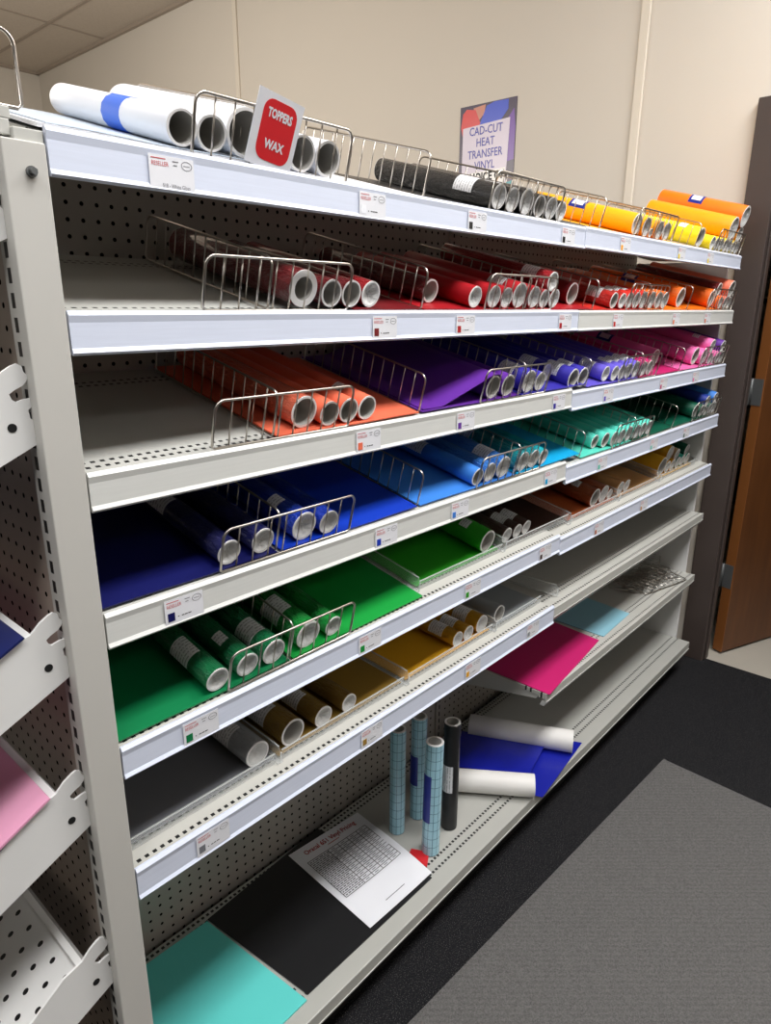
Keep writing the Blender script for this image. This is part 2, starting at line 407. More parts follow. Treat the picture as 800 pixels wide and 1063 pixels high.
# ------------------------------------------------------------------ gondola frame
W = 1.219; YB = 0.372
gf = thing('shelving_gondola', 'long cream steel gondola back with pegboard panels carrying the vinyl shelves', 'shelving', (0, 0.2, 0))
def gpart(name, mb, m, bevel=0):
    o = mb.build(name, m, gf, bevel); o.matrix_parent_inverse = Matrix.Translation((0, -0.2, 0)); return o
for x0, x1 in ((0.004, W-0.016), (W+0.016, 2*W-0.004)):
    b = MB(); b.box((x0, YB, 0.02), (x1, YB+0.012, 1.70)); gpart('pegboard_panel', b, m_peg)
def slots(name, rgb, ax, o, half, pitch=0.0254):
    m, n = mat(name, rgb, rough=0.5); v, x, y, z = n.obj()
    k = n.m('MULTIPLY', n.m('LESS_THAN', n.m('FRACT', n.m('DIVIDE', z, pitch)), 0.62), n.m('LESS_THAN', n.m('ABSOLUTE', n.m('SUBTRACT', (x, y)[ax], o)), half))
    n.put(n.bsdf.inputs['Base Color'], n.mix(k, lin(rgb), (0.004, 0.004, 0.004, 1)))
    return m
b = MB(); b.box((W-0.015, YB-0.006, 0.02), (W+0.015, YB+0.03, 1.70)); gpart('center_upright', b, slots('slotted_center_post', (176, 170, 162), 0, W, 0.003))
b = MB(); b.box((0.0, YB+0.012, 0.0), (2*W, YB+0.03, 0.1)); gpart('rear_foot', b, m_steel)
b = MB(); b.box((0.02, 0.025, 0.0), (2*W-0.01, 0.04, 0.108)); tag(b.build('kick_plate', simple('black_kick_plate', (20, 20, 20), rough=0.7)), 'dark kick plate under the front of the base shelves', 'kick plate')
b = MB(); b.box((2*W, 0.035, 0.0), (2*W+0.012, YB+0.03, 1.64)); tag(b.build('side_board', m_endpanel, None, 0.002), 'white end panel closing the right end of the shelving beside the door frame', 'panel')
# base decks
TIER = {1: 'top tier', 2: 'second tier', 3: 'third tier', 4: 'fourth tier', 5: 'fifth tier', 6: 'sixth tier'}
def base_deck(x0, x1, label):
    t = thing('base_shelf', label, 'shelf', (x0, 0, 0.137), group='base decks of the shelving')
    L = x1-x0
    b = MB(); b.prism([(-0.022, 0), (0.345, 0), (0.345, -0.02), (-0.006, -0.02), (-0.006, -0.03), (-0.022, -0.03)], 0, 0.001, L-0.001); b.build('deck', m_base, t, 0.002)
    b = MB(); b.prism([(-0.024, -0.03), (-0.012, -0.03), (-0.005, -0.048), (-0.016, -0.048)], 0, 0.001, L-0.001); b.build('front_lip', m_steel, t)
base_deck(0, W, 'cream base shelf at the left carrying the black sheet and standing tape rolls')
base_deck(W, 2*W, 'empty cream base shelf at the right beside the door frame')

# ------------------------------------------------------------------ tilted shelves
TILT = {1: 15, 2: 14, 3: 14, 4: 14, 5: 13, 6: 5}
ZL = {1: 1.651, 2: 1.468, 3: 1.284, 4: 1.102, 5: 0.9063, 6: 0.7051}
ZR = {1: 1.653, 2: 1.467, 3: 1.276, 4: 1.089, 5: 0.8962}
def frame_at(tier, x):
    right = x > W and tier in ZR and tier < 6
    z = (ZR if right else ZL)[tier]; t = R(TILT[tier])
    return Vector((0, 0, z)), Vector((0, math.cos(t), math.sin(t))), Vector((0, -math.sin(t), math.cos(t))), t
def pt(tier, x, s, h):
    o, u, n, t = frame_at(tier, x); return o+u*s+n*h+Vector((x, 0, 0))
def rail_profile(hh=0.046):
    return [(0, 0.002), (-0.004, 0.003), (-0.008, -0.002), (-0.0065, -0.010), (-0.0065, -hh+0.008), (-0.0095, -hh+0.003), (-0.007, -hh), (0, -hh+0.002)]
def shelf(tier, x0, x1, z, tilt, m_rail, label, deck=m_deck, rail=True, lip=0.02, hh=0.046):
    t = R(tilt); L = x1-x0
    r = thing('tilted_shelf' if tilt else 'flat_shelf', label, 'shelf', (x0, 0, z), (t, 0, 0), 'shelves of the long gondola')
    b = MB(); b.prism([(0.001, -0.003), (0.362, -0.003), (0.362, -0.015), (0.02, -0.015), (0.02, -lip), (0.001, -lip)], 0, 0.001, L-0.001)
    b.build('deck', deck, r)
    if rail:
        b = MB(); c, s = math.cos(-t), math.sin(-t)
        b.prism([(y*c-zz*s, y*s+zz*c) for y, zz in rail_profile(hh)], 0, 0.0015, L-0.0015); b.build('price_rail', m_rail, r)
    else:
        b = MB(); b.prism([(-0.004, -0.002), (0.0, -0.001), (0.0, -0.026), (-0.004, -0.026)], 0, 0.001, L-0.001); b.build('front_edge', m_steel, r)
        b = MB(); b.prism([(-0.006, -0.027), (0.01, -0.027), (0.016, -0.042), (0.002, -0.042)], 0, 0.001, L-0.001); b.build('lower_lip', m_steel, r)
    for xb in (0.004, L-0.008):
        b = MB(); b.prism([(0.022, -0.016), (0.36, -0.016), (0.36, -0.085), (0.30, -0.085), (0.03, -0.03)], 0, xb, xb+0.004); b.build('bracket', m_steel, r)
    return r
WHAT = {1: ('white and black rolls', 'golden and yellow rolls'), 2: ('dark red and red rolls', 'bright red and orange rolls'), 3: ('coral and purple rolls', 'violet and pink rolls'),
        4: ('navy and light blue rolls', 'aqua and dark green rolls'), 5: ('green rolls and a brown lane', 'copper and mustard rolls'), 6: ('silver and gold rolls', '')}
RAILM = {1: (m_railblue, m_railblue), 2: (m_railblue, m_railgrey), 3: (m_railgrey, m_railblue), 4: (m_railgrey, m_railblue), 5: (m_railblue, m_railblue), 6: (m_railblue, None)}
for k in range(1, 7):
    shelf(k, 0, W, ZL[k], TILT[k], RAILM[k][0], 'sloping cream shelf in the left bay, %s, with %s' % (TIER[k], WHAT[k][0]), hh=0.046 if k != 6 else 0.05,
          deck=m_deck if k < 5 else m_deckflat)
    if k < 6: shelf(k, W, 2*W, ZR[k], TILT[k], RAILM[k][1], 'sloping cream shelf in the right bay, %s, with %s' % (TIER[k], WHAT[k][1]), deck=m_deck if k < 5 else m_deckflat)
shelf(7, W, 2*W, 0.698, 0, None, 'empty flat cream shelf under the copper rolls in the right bay', m_deckflat, False)
shelf(8, W, 2*W, 0.437, 0, None, 'flat cream shelf with magenta sheet and loose wire fences in the right bay', m_deckflat, False)

# ------------------------------------------------------------------ sheets
def sheet(tier, x0, x1, col, label, s0=0.0095, s1=0.352, h=0.0, th=0.0022, curl=0.0):
    xm = min(x0+0.001, x0) if True else 0
    o, u, n, t = frame_at(tier, (x0+x1)/2)
    r = bpy.data.objects.new('vinyl_sheet', None); bpy.data.objects.remove(r)
    b = MB()
    def fn(a, c):
        s = s0+(s1-s0)*c; lift = 0.0006*math.sin(9*a+2*c)+curl*max(0, 1-c*4)**2
        return (a*(x1-x0), s, h+th+0.0007+lift)
    b.patch(fn, 10, 14, th)
    ob = b.build('vinyl_sheet', plain(col)); ob.location = o+Vector((x0, 0, 0)); ob.rotation_euler = (t, 0, 0)
    return tag(ob, label, 'vinyl sheet', 'flat vinyl sheets on the shelves')
D = [0.297, 0.645, 1.001, 1.325, 1.66, 2.0, 2.345]
G = 0.005
sheet(1, 0.0, D[0]-G, 'white', 'stack of white sheets under the white rolls, left end of the top tier', th=0.004)
sheet(1, 0.012, D[0]-0.012, 'pale_sheet', 'pale blue backed sheet in the stack under the blue-banded white roll, top tier', s0=0.016, s1=0.345, h=0.0046, th=0.0012)
sheet(1, D[0]+G, D[1]-G, 'white', 'white sheet beneath the white rolls right of the first divider, top tier')
sheet(1, D[1]+G, D[2]-G, 'black', 'black sheet under the wrapped black rolls on the top tier')
sheet(1, D[3]+G, D[4]-G, 'gold_yellow', 'golden yellow sheet under the golden rolls on the top tier')
sheet(1, D[4]+G, D[5]-G, 'gold_yellow', 'golden yellow sheet in front of the yellow rolls, top tier')
sheet(2, 0.47, D[1]-G, 'dark_red', 'dark red sheet beside the thick cored roll on the second tier')
sheet(2, D[1]+G, D[2]-G, 'red', 'red sheet under the seven red rolls on the second tier')
sheet(2, D[2]+G, D[3]-G, 'red', 'red sheet at the bay joint of the second tier')
sheet(2, D[3]+G, D[4]-G, 'bright_red', 'bright red sheet under the labelled bright red rolls, second tier')
sheet(2, D[4]+G, D[5]-G, 'bright_orange', 'orange sheet beneath the orange rolls on the second tier')
sheet(2, D[5]+G, D[6]-G, 'bright_orange', 'orange sheet nearest the door frame on the second tier')
sheet(3, D[0]+G, D[1]-G, 'coral', 'coral sheet under the coral rolls on the third tier')
sheet(3, D[1]+G, D[2]-G, 'purple', 'lower purple sheet lying flat under the curled purple sheet, third tier')
sheet(3, D[2]+G, D[3]-G, 'indigo', 'indigo sheet under the two labelled indigo rolls on the third tier')
sheet(3, D[3]+G, D[4]-G, 'violet', 'violet sheet under the violet rolls on the third tier')
sheet(3, D[4]+G, D[5]-G, 'magenta', 'deep pink sheet beside the violet rolls on the third tier')
sheet(3, D[5]+G, D[6]-G, 'pink', 'pink sheet under the big pink rolls on the third tier')
sheet(4, 0.004, D[0]-G, 'navy', 'navy blue sheet at the left end of the fourth tier')
sheet(4, D[0]+G, D[1]-G, 'royal_blue', 'royal blue sheet right of the navy sheet on the fourth tier')
sheet(4, D[1]+G, D[2]-G, 'light_blue', 'light blue sheet under the light blue rolls on the fourth tier')
sheet(4, D[2]+G, D[3]-G, 'turquoise', 'turquoise sheet under the teal rolls on the fourth tier')
sheet(4, D[3]+G, D[4]-G, 'aqua', 'aqua sheet under the mint rolls on the fourth tier')
sheet(4, D[4]+G, D[5]-G, 'dark_green', 'dark green sheet between mint and dark green rolls, fourth tier')
sheet(4, D[5]+G, D[6]-G, 'dark_green', 'dark green sheet nearest the door frame on the fourth tier')
sheet(5, 0.004, 0.308, 'green', 'green sheet under the left green rolls on the fifth tier')
sheet(5, 0.316, 0.664, 'mid_green', 'brighter green sheet right of the wire divider on the fifth tier')
SB = 0.042
sheet(5, 0.68, 0.994, 'lime_green', 'lime green sheet in a clear tray on the fifth tier', SB)
sheet(5, 1.008, 1.328, 'dark_brown', 'dark brown sheet in a clear tray on the fifth tier', SB)
sheet(5, 1.346, 1.652, 'copper', 'copper brown sheet in a clear tray on the fifth tier', SB)
sheet(5, 1.668, 1.987, 'tan', 'tan sheet in a clear tray on the fifth tier', SB)
sheet(5, 2.003, 2.34, 'mustard', 'mustard sheet under the mustard rolls on the fifth tier', SB)
sheet(6, 0.006, 0.288, 'gray', 'dark grey sheet at the left end of the sixth tier', SB)
sheet(6, 0.302, 0.638, 'gold', 'metallic gold sheet under the gold rolls on the sixth tier', SB)
sheet(6, 0.652, 0.976, 'yellow_gold', 'yellow gold sheet in a clear tray on the sixth tier', SB)
sheet(6, 0.992, 1.214, 'pale_gray', 'pale silver grey sheet in a clear tray, right end of the sixth tier', SB)

# curled purple sheet that rises over the purple rolls
o, u, n, t = frame_at(3, 0.8); b = MB()
def curl(a, c):
    L = 0.262*a; x0 = 0.715-0.656; sl = 0.162
    if L < x0: x, h = 0.656+L, 0.0055
    elif L < x0+sl: x, h = 0.715+(L-x0)*math.cos(R(18.1)), 0.0055+(L-x0)*math.sin(R(18.1))
    else:
        d = L-x0-sl; an = R(18.1)-d/0.0285
        x = 0.885+0.0285*math.cos(PI/2+an); h = 0.0291+0.0285*math.sin(PI/2+an)
    return (x, 0.0125+0.335*c, h)
b.patch(curl, 48, 14, 0.0012); ob = b.build('vinyl_sheet', plain('purple')); ob.location = o; ob.rotation_euler = (t, 0, 0)
tag(ob, 'purple sheet whose right side curls up over two purple rolls, third tier', 'vinyl sheet', 'flat vinyl sheets on the shelves')

# ------------------------------------------------------------------ rolls
CNAME = {k: k.replace('_', ' ') for k in COL}; CNAME.update(gold_yellow='golden yellow', royal_blue='royal blue', clear_gray='clear grey', gray='grey', pale_gray='pale silver grey')
ME = {}
def cached(key, f):
    if key not in ME: ME[key] = f()
    return ME[key]
def roll_thing(tier, x, r, col, opt, label, s0=0.014, L=0.318, h=None, yaw=0.0):
    o, u, n, t = frame_at(tier, x)
    hh = (0.0036 if not (tier == 1 and x < D[0]) else 0.0072)+r if h is None else h
    p = o+u*s0+n*hh+Vector((x, 0, 0))
    root = thing('vinyl_roll', label, 'vinyl roll', p, (t, 0, R(yaw)), 'vinyl rolls on the shelves')
    rr = round(r, 4); seed = random.randrange(3)
    vm = film(col) if 'f' in opt else plain(col)
    def sleeve():
        b = MB(); n_ = 40; k = 0
        # outer skin with a slight overlap seam
        ys = [0.0012, 0.004, L*0.25, L*0.5, L*0.75, L-0.004, L-0.0012]
        for iy, yy in enumerate(ys):
            for i in range(n_):
                a = 2*PI*i/n_ + 2.1; q = rr*(1-0.018*i/n_)
                if iy in (0, len(ys)-1): q *= 0.985
                b.v.append((q*math.cos(a), yy, q*math.sin(a)))
        for iy in range(len(ys)-1):
            for i in range(n_):
                j = (i+1) % n_; b.face([iy*n_+i, (iy+1)*n_+i, (iy+1)*n_+j, iy*n_+j], 0, True)
        return b.mesh('vinyl', vm)
    link('vinyl', cached(('v', rr, vm.name, L), sleeve), root)
    thick = 0.62 if 'T' in opt else 0.84
    def core():
        b = MB(); b.ring_tube(rr*0.972, rr*thick, 0, L, 40, 0, 0, 1); return b.mesh('paper_core', [m_corewhite, m_coreinner])
    link('paper_core', cached(('c', rr, thick, L), core), root)
    if 'c' in opt:
        def cap():
            b = MB(); rc = rr*0.855; k0 = len(b.v); b.v.append((0, 0.0076, 0)); NR = 5; n_ = 28
            for q in range(1, NR+1):
                for i in range(n_):
                    a = 2*PI*i/n_; rad = rc*q/NR
                    d = 0.007*(1-(q/NR)**2) + (0.0008*math.sin(4*a+q+seed)+0.0004*math.sin(9*a-q) if q < NR else 0)
                    b.v.append((rad*math.cos(a), d+0.0006, rad*math.sin(a)))
            for i in range(n_): b.face([k0, 1+(i+1) % n_, 1+i], 0, False)
            for q in range(NR-1):
                for i in range(n_):
                    j = (i+1) % n_; b.face([1+q*n_+i, 1+q*n_+j, 1+(q+1)*n_+j, 1+(q+1)*n_+i], 0, False)
            return b.mesh('end_film', m_endfilm)
        link('end_film', cached(('e', rr, seed), cap), root)
    def wrap(name, y0, y1, a0, a1, m, dr=0.0006, par=None):
        def f():
            b = MB(); b.patch(lambda a, c: ((rr+dr)*math.cos(R(a0+(a1-a0)*a)), y0+(y1-y0)*c, (rr+dr)*math.sin(R(a0+(a1-a0)*a))), 12, 1, -0.0004); return b.mesh(name, m)
        return link(name, cached((name, rr, y0, y1, a0, a1, m.name), f), par or root)
    if 'l' in opt: wrap('paper_label', 0.035, 0.075, 75, 185, m_rolllabel)
    if 'm' in opt: wrap('paper_label', 0.052, 0.098, 85, 190, m_rolllabel)
    if 'k' in opt: wrap('paper_label', 0.145, 0.195, 85, 185, m_rolllabel)
    if 's' in opt: wrap('paper_label', 0.05, 0.075, 95, 145, m_rolllabel)
    if 'b' in opt: wrap('blue_tape_band', 0.12, 0.17, -60, 270, m_blueband)
    if 'n' in opt:
        wrap('label_window', 0.158, 0.192, 110, 148, m_card, 0.0012, wrap('blue_label', 0.15, 0.2, 95, 165, m_navytape))
    return root
def rest(c1, r1, c2, r2, r):
    d1, d2 = r1+r+0.0004, r2+r+0.0004
    dx, dy = c2[0]-c1[0], c2[1]-c1[1]; d = math.hypot(dx, dy)
    a = (d1*d1-d2*d2+d*d)/(2*d); hh = math.sqrt(max(d1*d1-a*a, 1e-8))
    return (c1[0]+a*dx/d-hh*dy/d, c1[1]+a*dy/d+hh*dx/d)
# tier: list of (x, radius, colour, options[, s0, length]);  options f film-wrapped, c film over the end, l/m/s label, b blue band, n blue label, T thick core
ROLLS = {
 1: [(0.173, 0.021, 'white', 'b', 0.014, 0.335), (0.2165, 0.0215, 'white', '', 0.016, 0.325), (0.271, 0.0305, 'white', '', 0.02, 0.33), (0.365, 0.0245, 'white', ''), (0.4145, 0.0245, 'white', ''),
     (0.872, 0.0235, 'black', 'fcm'), (0.9205, 0.0235, 'black', 'fcl'), (0.9745, 0.0255, 'black', 'fc'), (1.028, 0.0225, 'black', ''), (1.077, 0.023, 'black', 'c'), (1.122, 0.021, 'black', 'c'),
     (1.545, 0.027, 'gold_yellow', 'cn', 0.02), (1.598, 0.025, 'gold_yellow', 'c'), (1.637, 0.0125, 'gold_yellow', 'c'), (1.69, 0.0245, 'gold_yellow', 'c'), (1.74, 0.0245, 'gold_yellow', 'c'),
     (2.1, 0.030, 'yellow', 's', 0.04), (2.1525, 0.021, 'yellow', 'c'), (2.1955, 0.021, 'yellow', 'c'), (2.239, 0.0215, 'yellow', 'c'), (2.2835, 0.022, 'yellow', 'c'), (2.3275, 0.0215, 'yellow', 'c'), (2.371, 0.0215, 'yellow', 'c'), (2.4145, 0.0215, 'yellow', 'c')],
 2: [(0.3605, 0.0275, 'dark_red', 'fT'), (0.4195, 0.0215, 'dark_red', 'f'), (0.463, 0.0215, 'dark_red', 'f'), (0.508, 0.0215, 'red', 'fc'),
     (0.71, 0.022, 'dark_red', 'f', 0.05, 0.29), (0.807, 0.021, 'red', 'c'), (0.873, 0.0225, 'red', 'c'), (0.92, 0.021, 'red', 'c'), (0.969, 0.0265, 'red', 'cl'),
     (1.03, 0.0235, 'red', 'cs'), (1.076, 0.0205, 'red', 'c'), (1.12, 0.0215, 'red', 'fcl'), (1.272, 0.027, 'dark_red', '', 0.05, 0.29),
     (1.44, 0.021, 'bright_red', 'fl'), (1.492, 0.0205, 'bright_red', 'fcl'), (1.537, 0.022, 'bright_red', 'cl'), (1.583, 0.0225, 'bright_red', 'cl'), (1.6305, 0.024, 'bright_red', 'c'),
     (1.69, 0.0245, 'orange', 'c'), (1.741, 0.0245, 'orange', 'c'), (1.791, 0.0245, 'orange', 'c'),
     (1.96, 0.031, 'orange', 'n', 0.03), (2.26, 0.031, 'orange', 'c', 0.03), (2.316, 0.021, 'orange', 'c'), (2.37, 0.0215, 'salmon', 'c'), (2.415, 0.0215, 'salmon', 'c')],
 3: [(0.362, 0.0265, 'coral', 'f', 0.022), (0.411, 0.021, 'coral', ''), (0.4545, 0.0215, 'coral', ''), (0.4985, 0.0215, 'coral', 's'),
     (0.885, 0.0255, 'purple', ''), (0.943, 0.0245, 'purple', ''), (1.031, 0.0265, 'indigo', 'cl'), (1.082, 0.0225, 'indigo', 'c'),
     (1.195, 0.023, 'indigo', 'cl', 0.06, 0.285), (1.2445, 0.0255, 'indigo', 'l'), (1.2965, 0.0255, 'indigo', 'l'),
     (1.445, 0.0215, 'violet', 'cl', 0.02), (1.49, 0.0215, 'violet', 'c'), (1.5345, 0.022, 'violet', 'cl'), (1.58, 0.0225, 'violet', 'cl'), (1.6285, 0.0245, 'violet', 'cl'),
     (1.686, 0.0225, 'magenta', 'cl'), (1.733, 0.023, 'magenta', 'c'), (1.88, 0.030, 'pink', 'n', 0.06, 0.28),
     (2.17, 0.031, 'pink', '', 0.03), (2.232, 0.0285, 'pink', 'c', 0.02), (2.284, 0.022, 'pink', 'c'), (2.329, 0.0145, 'pink', 'c'), (2.37, 0.0215, 'pink', 'c'), (2.415, 0.022, 'pink', 'c')],
 4: [(0.204, 0.0205, 'navy', 'fck', 0.016), (0.268, 0.0215, 'navy', 'fc', 0.018), (0.352, 0.0255, 'royal_blue', 'fcs', 0.018), (0.4045, 0.0215, 'royal_blue', 'fc'),
     (0.844, 0.02, 'light_blue', 'k'), (0.89, 0.0225, 'light_blue', 'fc'), (0.942, 0.026, 'light_blue', 'fcl'), (1.0275, 0.0245, 'teal', 'fck'), (1.077, 0.023, 'teal', 'fc'), (1.123, 0.0205, 'teal', 'c'),
     (1.438, 0.0205, 'mint', '', 0.03), (1.484, 0.0225, 'mint', '', 0.02), (1.5305, 0.0225, 'mint', 'c'), (1.58, 0.0225, 'mint', 'c'), (1.629, 0.024, 'mint', 'c'), (1.687, 0.0225, 'aqua', 'c'), (1.735, 0.0235, 'aqua', 'c'), (1.784, 0.0235, 'aqua', 'c'),
     (2.222, 0.0265, 'dark_green', '', 0.02), (2.275, 0.023, 'dark_green', 'c'), (2.32, 0.0175, 'dark_green', 'c'), (2.37, 0.0215, 'dark_green', 'c'), (2.415, 0.022, 'dark_green', 'c')],
 5: [(0.169, 0.0205, 'green', 'fcm', 0.016), (0.2265, 0.021, 'green', 'fcs', 0.018), (0.2795, 0.023, 'green', 'fcl', 0.018), (0.354, 0.0265, 'mid_green', 'fcm', 0.018), (0.415, 0.0195, 'mid_green', 'fc', 0.018),
     (0.948, 0.0285, 'lime_green', 's', 0.05, 0.29), (1.036, 0.0205, 'brown', 'fc', 0.05, 0.29), (1.085, 0.0195, 'brown', 'fcl', 0.05, 0.29), (1.128, 0.0195, 'brown', 'fcl', 0.05, 0.29),
     (1.517, 0.029, 'copper', 'fs', 0.05, 0.29), (1.576, 0.0285, 'copper', 'fc', 0.05, 0.29), (1.624, 0.0175, 'copper', 'c', 0.05, 0.29), (1.7, 0.0225, 'tan', 'c', 0.05, 0.29), (1.7475, 0.0215, 'tan', 'c', 0.05, 0.29),
     (2.037, 0.0355, 'mustard', '', 0.05, 0.29), (2.098, 0.0235, 'mustard', 'c', 0.05, 0.29), (2.146, 0.0225, 'mustard', 'c', 0.05, 0.29), (2.2, 0.0225, 'dark_green', 'c', 0.05, 0.29), (2.248, 0.0225, 'mint', 'c', 0.05, 0.29), (2.296, 0.0225, 'mint', 'c', 0.05, 0.29)],
 6: [(0.259, 0.0245, 'silver', 'fcm', 0.046, 0.3), (0.339, 0.027, 'gold', 'fm', 0.046, 0.3), (0.415, 0.022, 'gold', 'fcm', 0.046, 0.3), (0.484, 0.0195, 'gold', 'fc', 0.046, 0.3),
     (0.846, 0.0195, 'yellow_gold', 'fcl', 0.046, 0.3), (0.8885, 0.0195, 'yellow_gold', 'fcl', 0.046, 0.3), (0.944, 0.0235, 'yellow_gold', 'fcl', 0.046, 0.3), (1.022, 0.0235, 'pale_gray', '', 0.046, 0.3)],
}
ORD = ['first', 'second', 'third', 'fourth', 'fifth', 'sixth', 'seventh', 'eighth', 'ninth', 'tenth', 'eleventh', 'twelfth', 'thirteenth']
NUM = ['zero', 'one', 'two', 'three', 'four', 'five', 'six', 'seven', 'eight', 'nine', 'ten', 'eleven', 'twelve', 'thirteen']
def look(opt):
    if 'b' in opt: return 'blue-banded'
    if 'n' in opt: return 'blue-labelled'
    if 'T' in opt: return 'thick-cored wrapped'
    if 'f' in opt and any(k in opt for k in 'lmsk'): return 'labelled wrapped'
    if any(k in opt for k in 'lmsk'): return 'labelled'
    if 'f' in opt: return 'film-wrapped'
    return 'film-ended' if 'c' in opt else 'bare'
POS = {}
for tier, rows in ROLLS.items():
    cnt = {}
    for q in rows: cnt[q[2]] = cnt.get(q[2], 0)+1
    seen = {}
    for i, q in enumerate(rows):
        x, r, c, opt = q[:4]; s0 = q[4] if len(q) > 4 else 0.014; L = q[5] if len(q) > 5 else 0.318
        k = seen.get(c, 0); seen[c] = k+1
        if cnt[c] == 1: lab = '%s %s vinyl roll, the only %s one on the %s' % (look(opt), CNAME[c], CNAME[c], TIER[tier])
        else: lab = '%s %s vinyl roll, %s from left of %s on the %s' % (look(opt), CNAME[c], ORD[k], NUM[cnt[c]], TIER[tier])
        roll_thing(tier, x, r, c, opt, lab, s0, L, yaw=-2.5 if (tier == 1 and i < 3) else 0)
        POS[(tier, i)] = ((x, 0.0036+r), r)
def pile(tier, i, j, r, col, opt, lab, s0=0.016, L=0.31):
    (c1, r1), (c2, r2) = POS[(tier, i)], POS[(tier, j)] if not isinstance(j, tuple) else POS[j]
    if isinstance(i, tuple): c1, r1 = POS[i]
    c = rest(c1, r1, c2, r2, r)
    roll_thing(tier, c[0], r, col, opt, lab, s0, L, h=c[1])
    key = (tier, 'p%d' % len(POS)); POS[key] = (c, r); return key
def P(tier, k): return k
nx = lambda t, k: POS[(t, k)]
def pile2(tier, ka, kb, r, col, opt, lab, s0=0.016, L=0.31):
    (c1, r1), (c2, r2) = POS[ka], POS[kb]; c = rest(c1, r1, c2, r2, r)
    roll_thing(tier, c[0], r, col, opt, lab, s0, L, h=c[1]); key = (tier, 'p%d' % len(POS)); POS[key] = (c, r); return key
a = pile2(1, (1, 20), (1, 21), 0.038, 'amber', 'c', 'thick amber vinyl roll resting on the yellow rolls below the bright orange one, top tier')
c_ = pile2(1, (1, 22), (1, 23), 0.026, 'amber', 'c', 'slim amber vinyl roll resting on the rightmost yellow rolls, top tier')
pile2(1, a, c_, 0.036, 'bright_orange', 'cn', 'blue-labelled bright orange vinyl roll at the very top of the pile by the door frame', 0.012)
pile2(2, (2, 10), (2, 11), 0.0215, 'red', 'fcl', 'labelled film-wrapped red vinyl roll lying on top of the red rolls, second tier')
pile2(2, (2, 22), (2, 23), 0.0225, 'dark_red', 'f', 'dark red film-wrapped vinyl roll lying on the orange rolls, second tier', 0.03)
pile2(2, (2, 24), (2, 25), 0.030, 'salmon', '', 'bare salmon vinyl roll on top of the pile by the door frame, second tier')
pile2(3, (3, 23), (3, 24), 0.0225, 'purple', 'c', 'purple vinyl roll lying on the pink rolls by the door frame, third tier')
pile2(3, (3, 20), (3, 21), 0.0245, 'pink', 'cs', 'labelled pink vinyl roll lying on top of other pink rolls, third tier')
pile2(4, (4, 21), (4, 22), 0.0225, 'light_blue', 'c', 'light blue vinyl roll lying on dark green rolls by the door frame, fourth tier')
pile2(4, (4, 19), (4, 20), 0.022, 'dark_blue', 'c', 'dark blue vinyl roll lying on dark green rolls, fourth tier')
pile2(5, (5, 14), (5, 15), 0.0285, 'mustard', 'c', 'upper mustard vinyl roll lying on the other mustard rolls, fifth tier', 0.055, 0.28)
pile2(5, (5, 16), (5, 17), 0.0215, 'beige', 'c', 'beige vinyl roll lying on the mustard and dark green rolls, fifth tier', 0.055, 0.28)
pile2(5, (5, 18), (5, 19), 0.0215, 'dark_green', 'c', 'dark green vinyl roll lying on the mint rolls, fifth tier', 0.055, 0.28)

# ------------------------------------------------------------------ wire fences and dividers
def loop(L, H, c=0.014, n=5):
    """rounded-top frame in the (a,h) plane, closed"""
    pts = [(0.004, 0), (L-0.004, 0), (L, 0.004)]
    for k in range(n+1):
        an = PI/2*k/n; pts.append((L-c+c*math.cos(an), H-c+c*math.sin(an)))
    for k in range(n+1):
        an = PI/2+PI/2*k/n; pts.append((c+c*math.cos(an), H-c+c*math.sin(an)))
    pts.append((0, 0.004))
    return pts
FH = 0.07
def fence_meshes():
    L = 0.266; b = MB(); b.tube([(a, 0, h+0.0022) for a, h in loop(L, FH)], 0.0021, 8, True); f = b.mesh('frame', m_chrome)
    b = MB()
    for k in range(1, 9): a = L*k/9; b.tube([(a, 0.0022, 0.002), (a, 0.0022, FH+0.001)], 0.0013, 6)
    w_ = b.mesh('wires', m_chrome)
    b = MB()
    for a in (0.002, L-0.03):
        b.tube([(a, 0.002, 0.0015), (a-0.004, 0.012, 0.0015), (a+0.002, 0.02, 0.0015), (a+0.02, 0.02, 0.0015), (a+0.028, 0.012, 0.0015), (a+0.028, 0.002, 0.0015)], 0.0015, 6)
    return f, w_, b.mesh('foot', m_chrome)
def divider_meshes():
    L = 0.325; b = MB(); b.tube([(0, a, h+0.0022) for a, h in loop(L, FH)], 0.0018, 8, True); f = b.mesh('frame', m_chrome)
    b = MB()
    for k in range(1, 12): a = L*k/12; b.tube([(0.0018, a, 0.002), (0.0018, a, FH+0.001)], 0.0012, 6)
    return f, b.mesh('wires', m_chrome)
FM = fence_meshes(); DM = divider_meshes()
def fence(tier, x, label):
    o, u, n, t = frame_at(tier, x+0.13)
    r = thing('wire_fence', label, 'wire fence', o+Vector((x, 0, 0))+u*0.0065-n*0.001, (t, 0, 0), 'front wire fences on the shelves')
    for nm, me in zip(('frame', 'wires', 'foot')[:2], FM): link(nm, me, r)
def divider(tier, x, label, s=0.014):
    o, u, n, t = frame_at(tier, x)
    r = thing('wire_divider', label, 'wire divider', o+Vector((x, 0, 0))+u*s-n*0.0008, (t, 0, 0), 'lane dividers of wire on the shelves')
    for nm, me in zip(('frame', 'wires'), DM): link(nm, me, r)
FX = (0.183, 0.835, 1.512, 2.17)
FWHO = {1: ('white', 'black', 'golden yellow', 'yellow'), 2: ('dark red', 'red', 'bright red', 'salmon'), 3: ('coral', 'purple', 'violet', 'pink'), 4: ('navy', 'light blue', 'mint', 'dark green')}
for tier in (1, 2, 3, 4):
    for x, wn in zip(FX, FWHO[tier]): fence(tier, x, 'chrome wire fence across the front of the %s rolls on the %s' % (wn, TIER[tier]))
fence(5, 0.183, 'chrome wire fence across the front of the green rolls on the fifth tier')
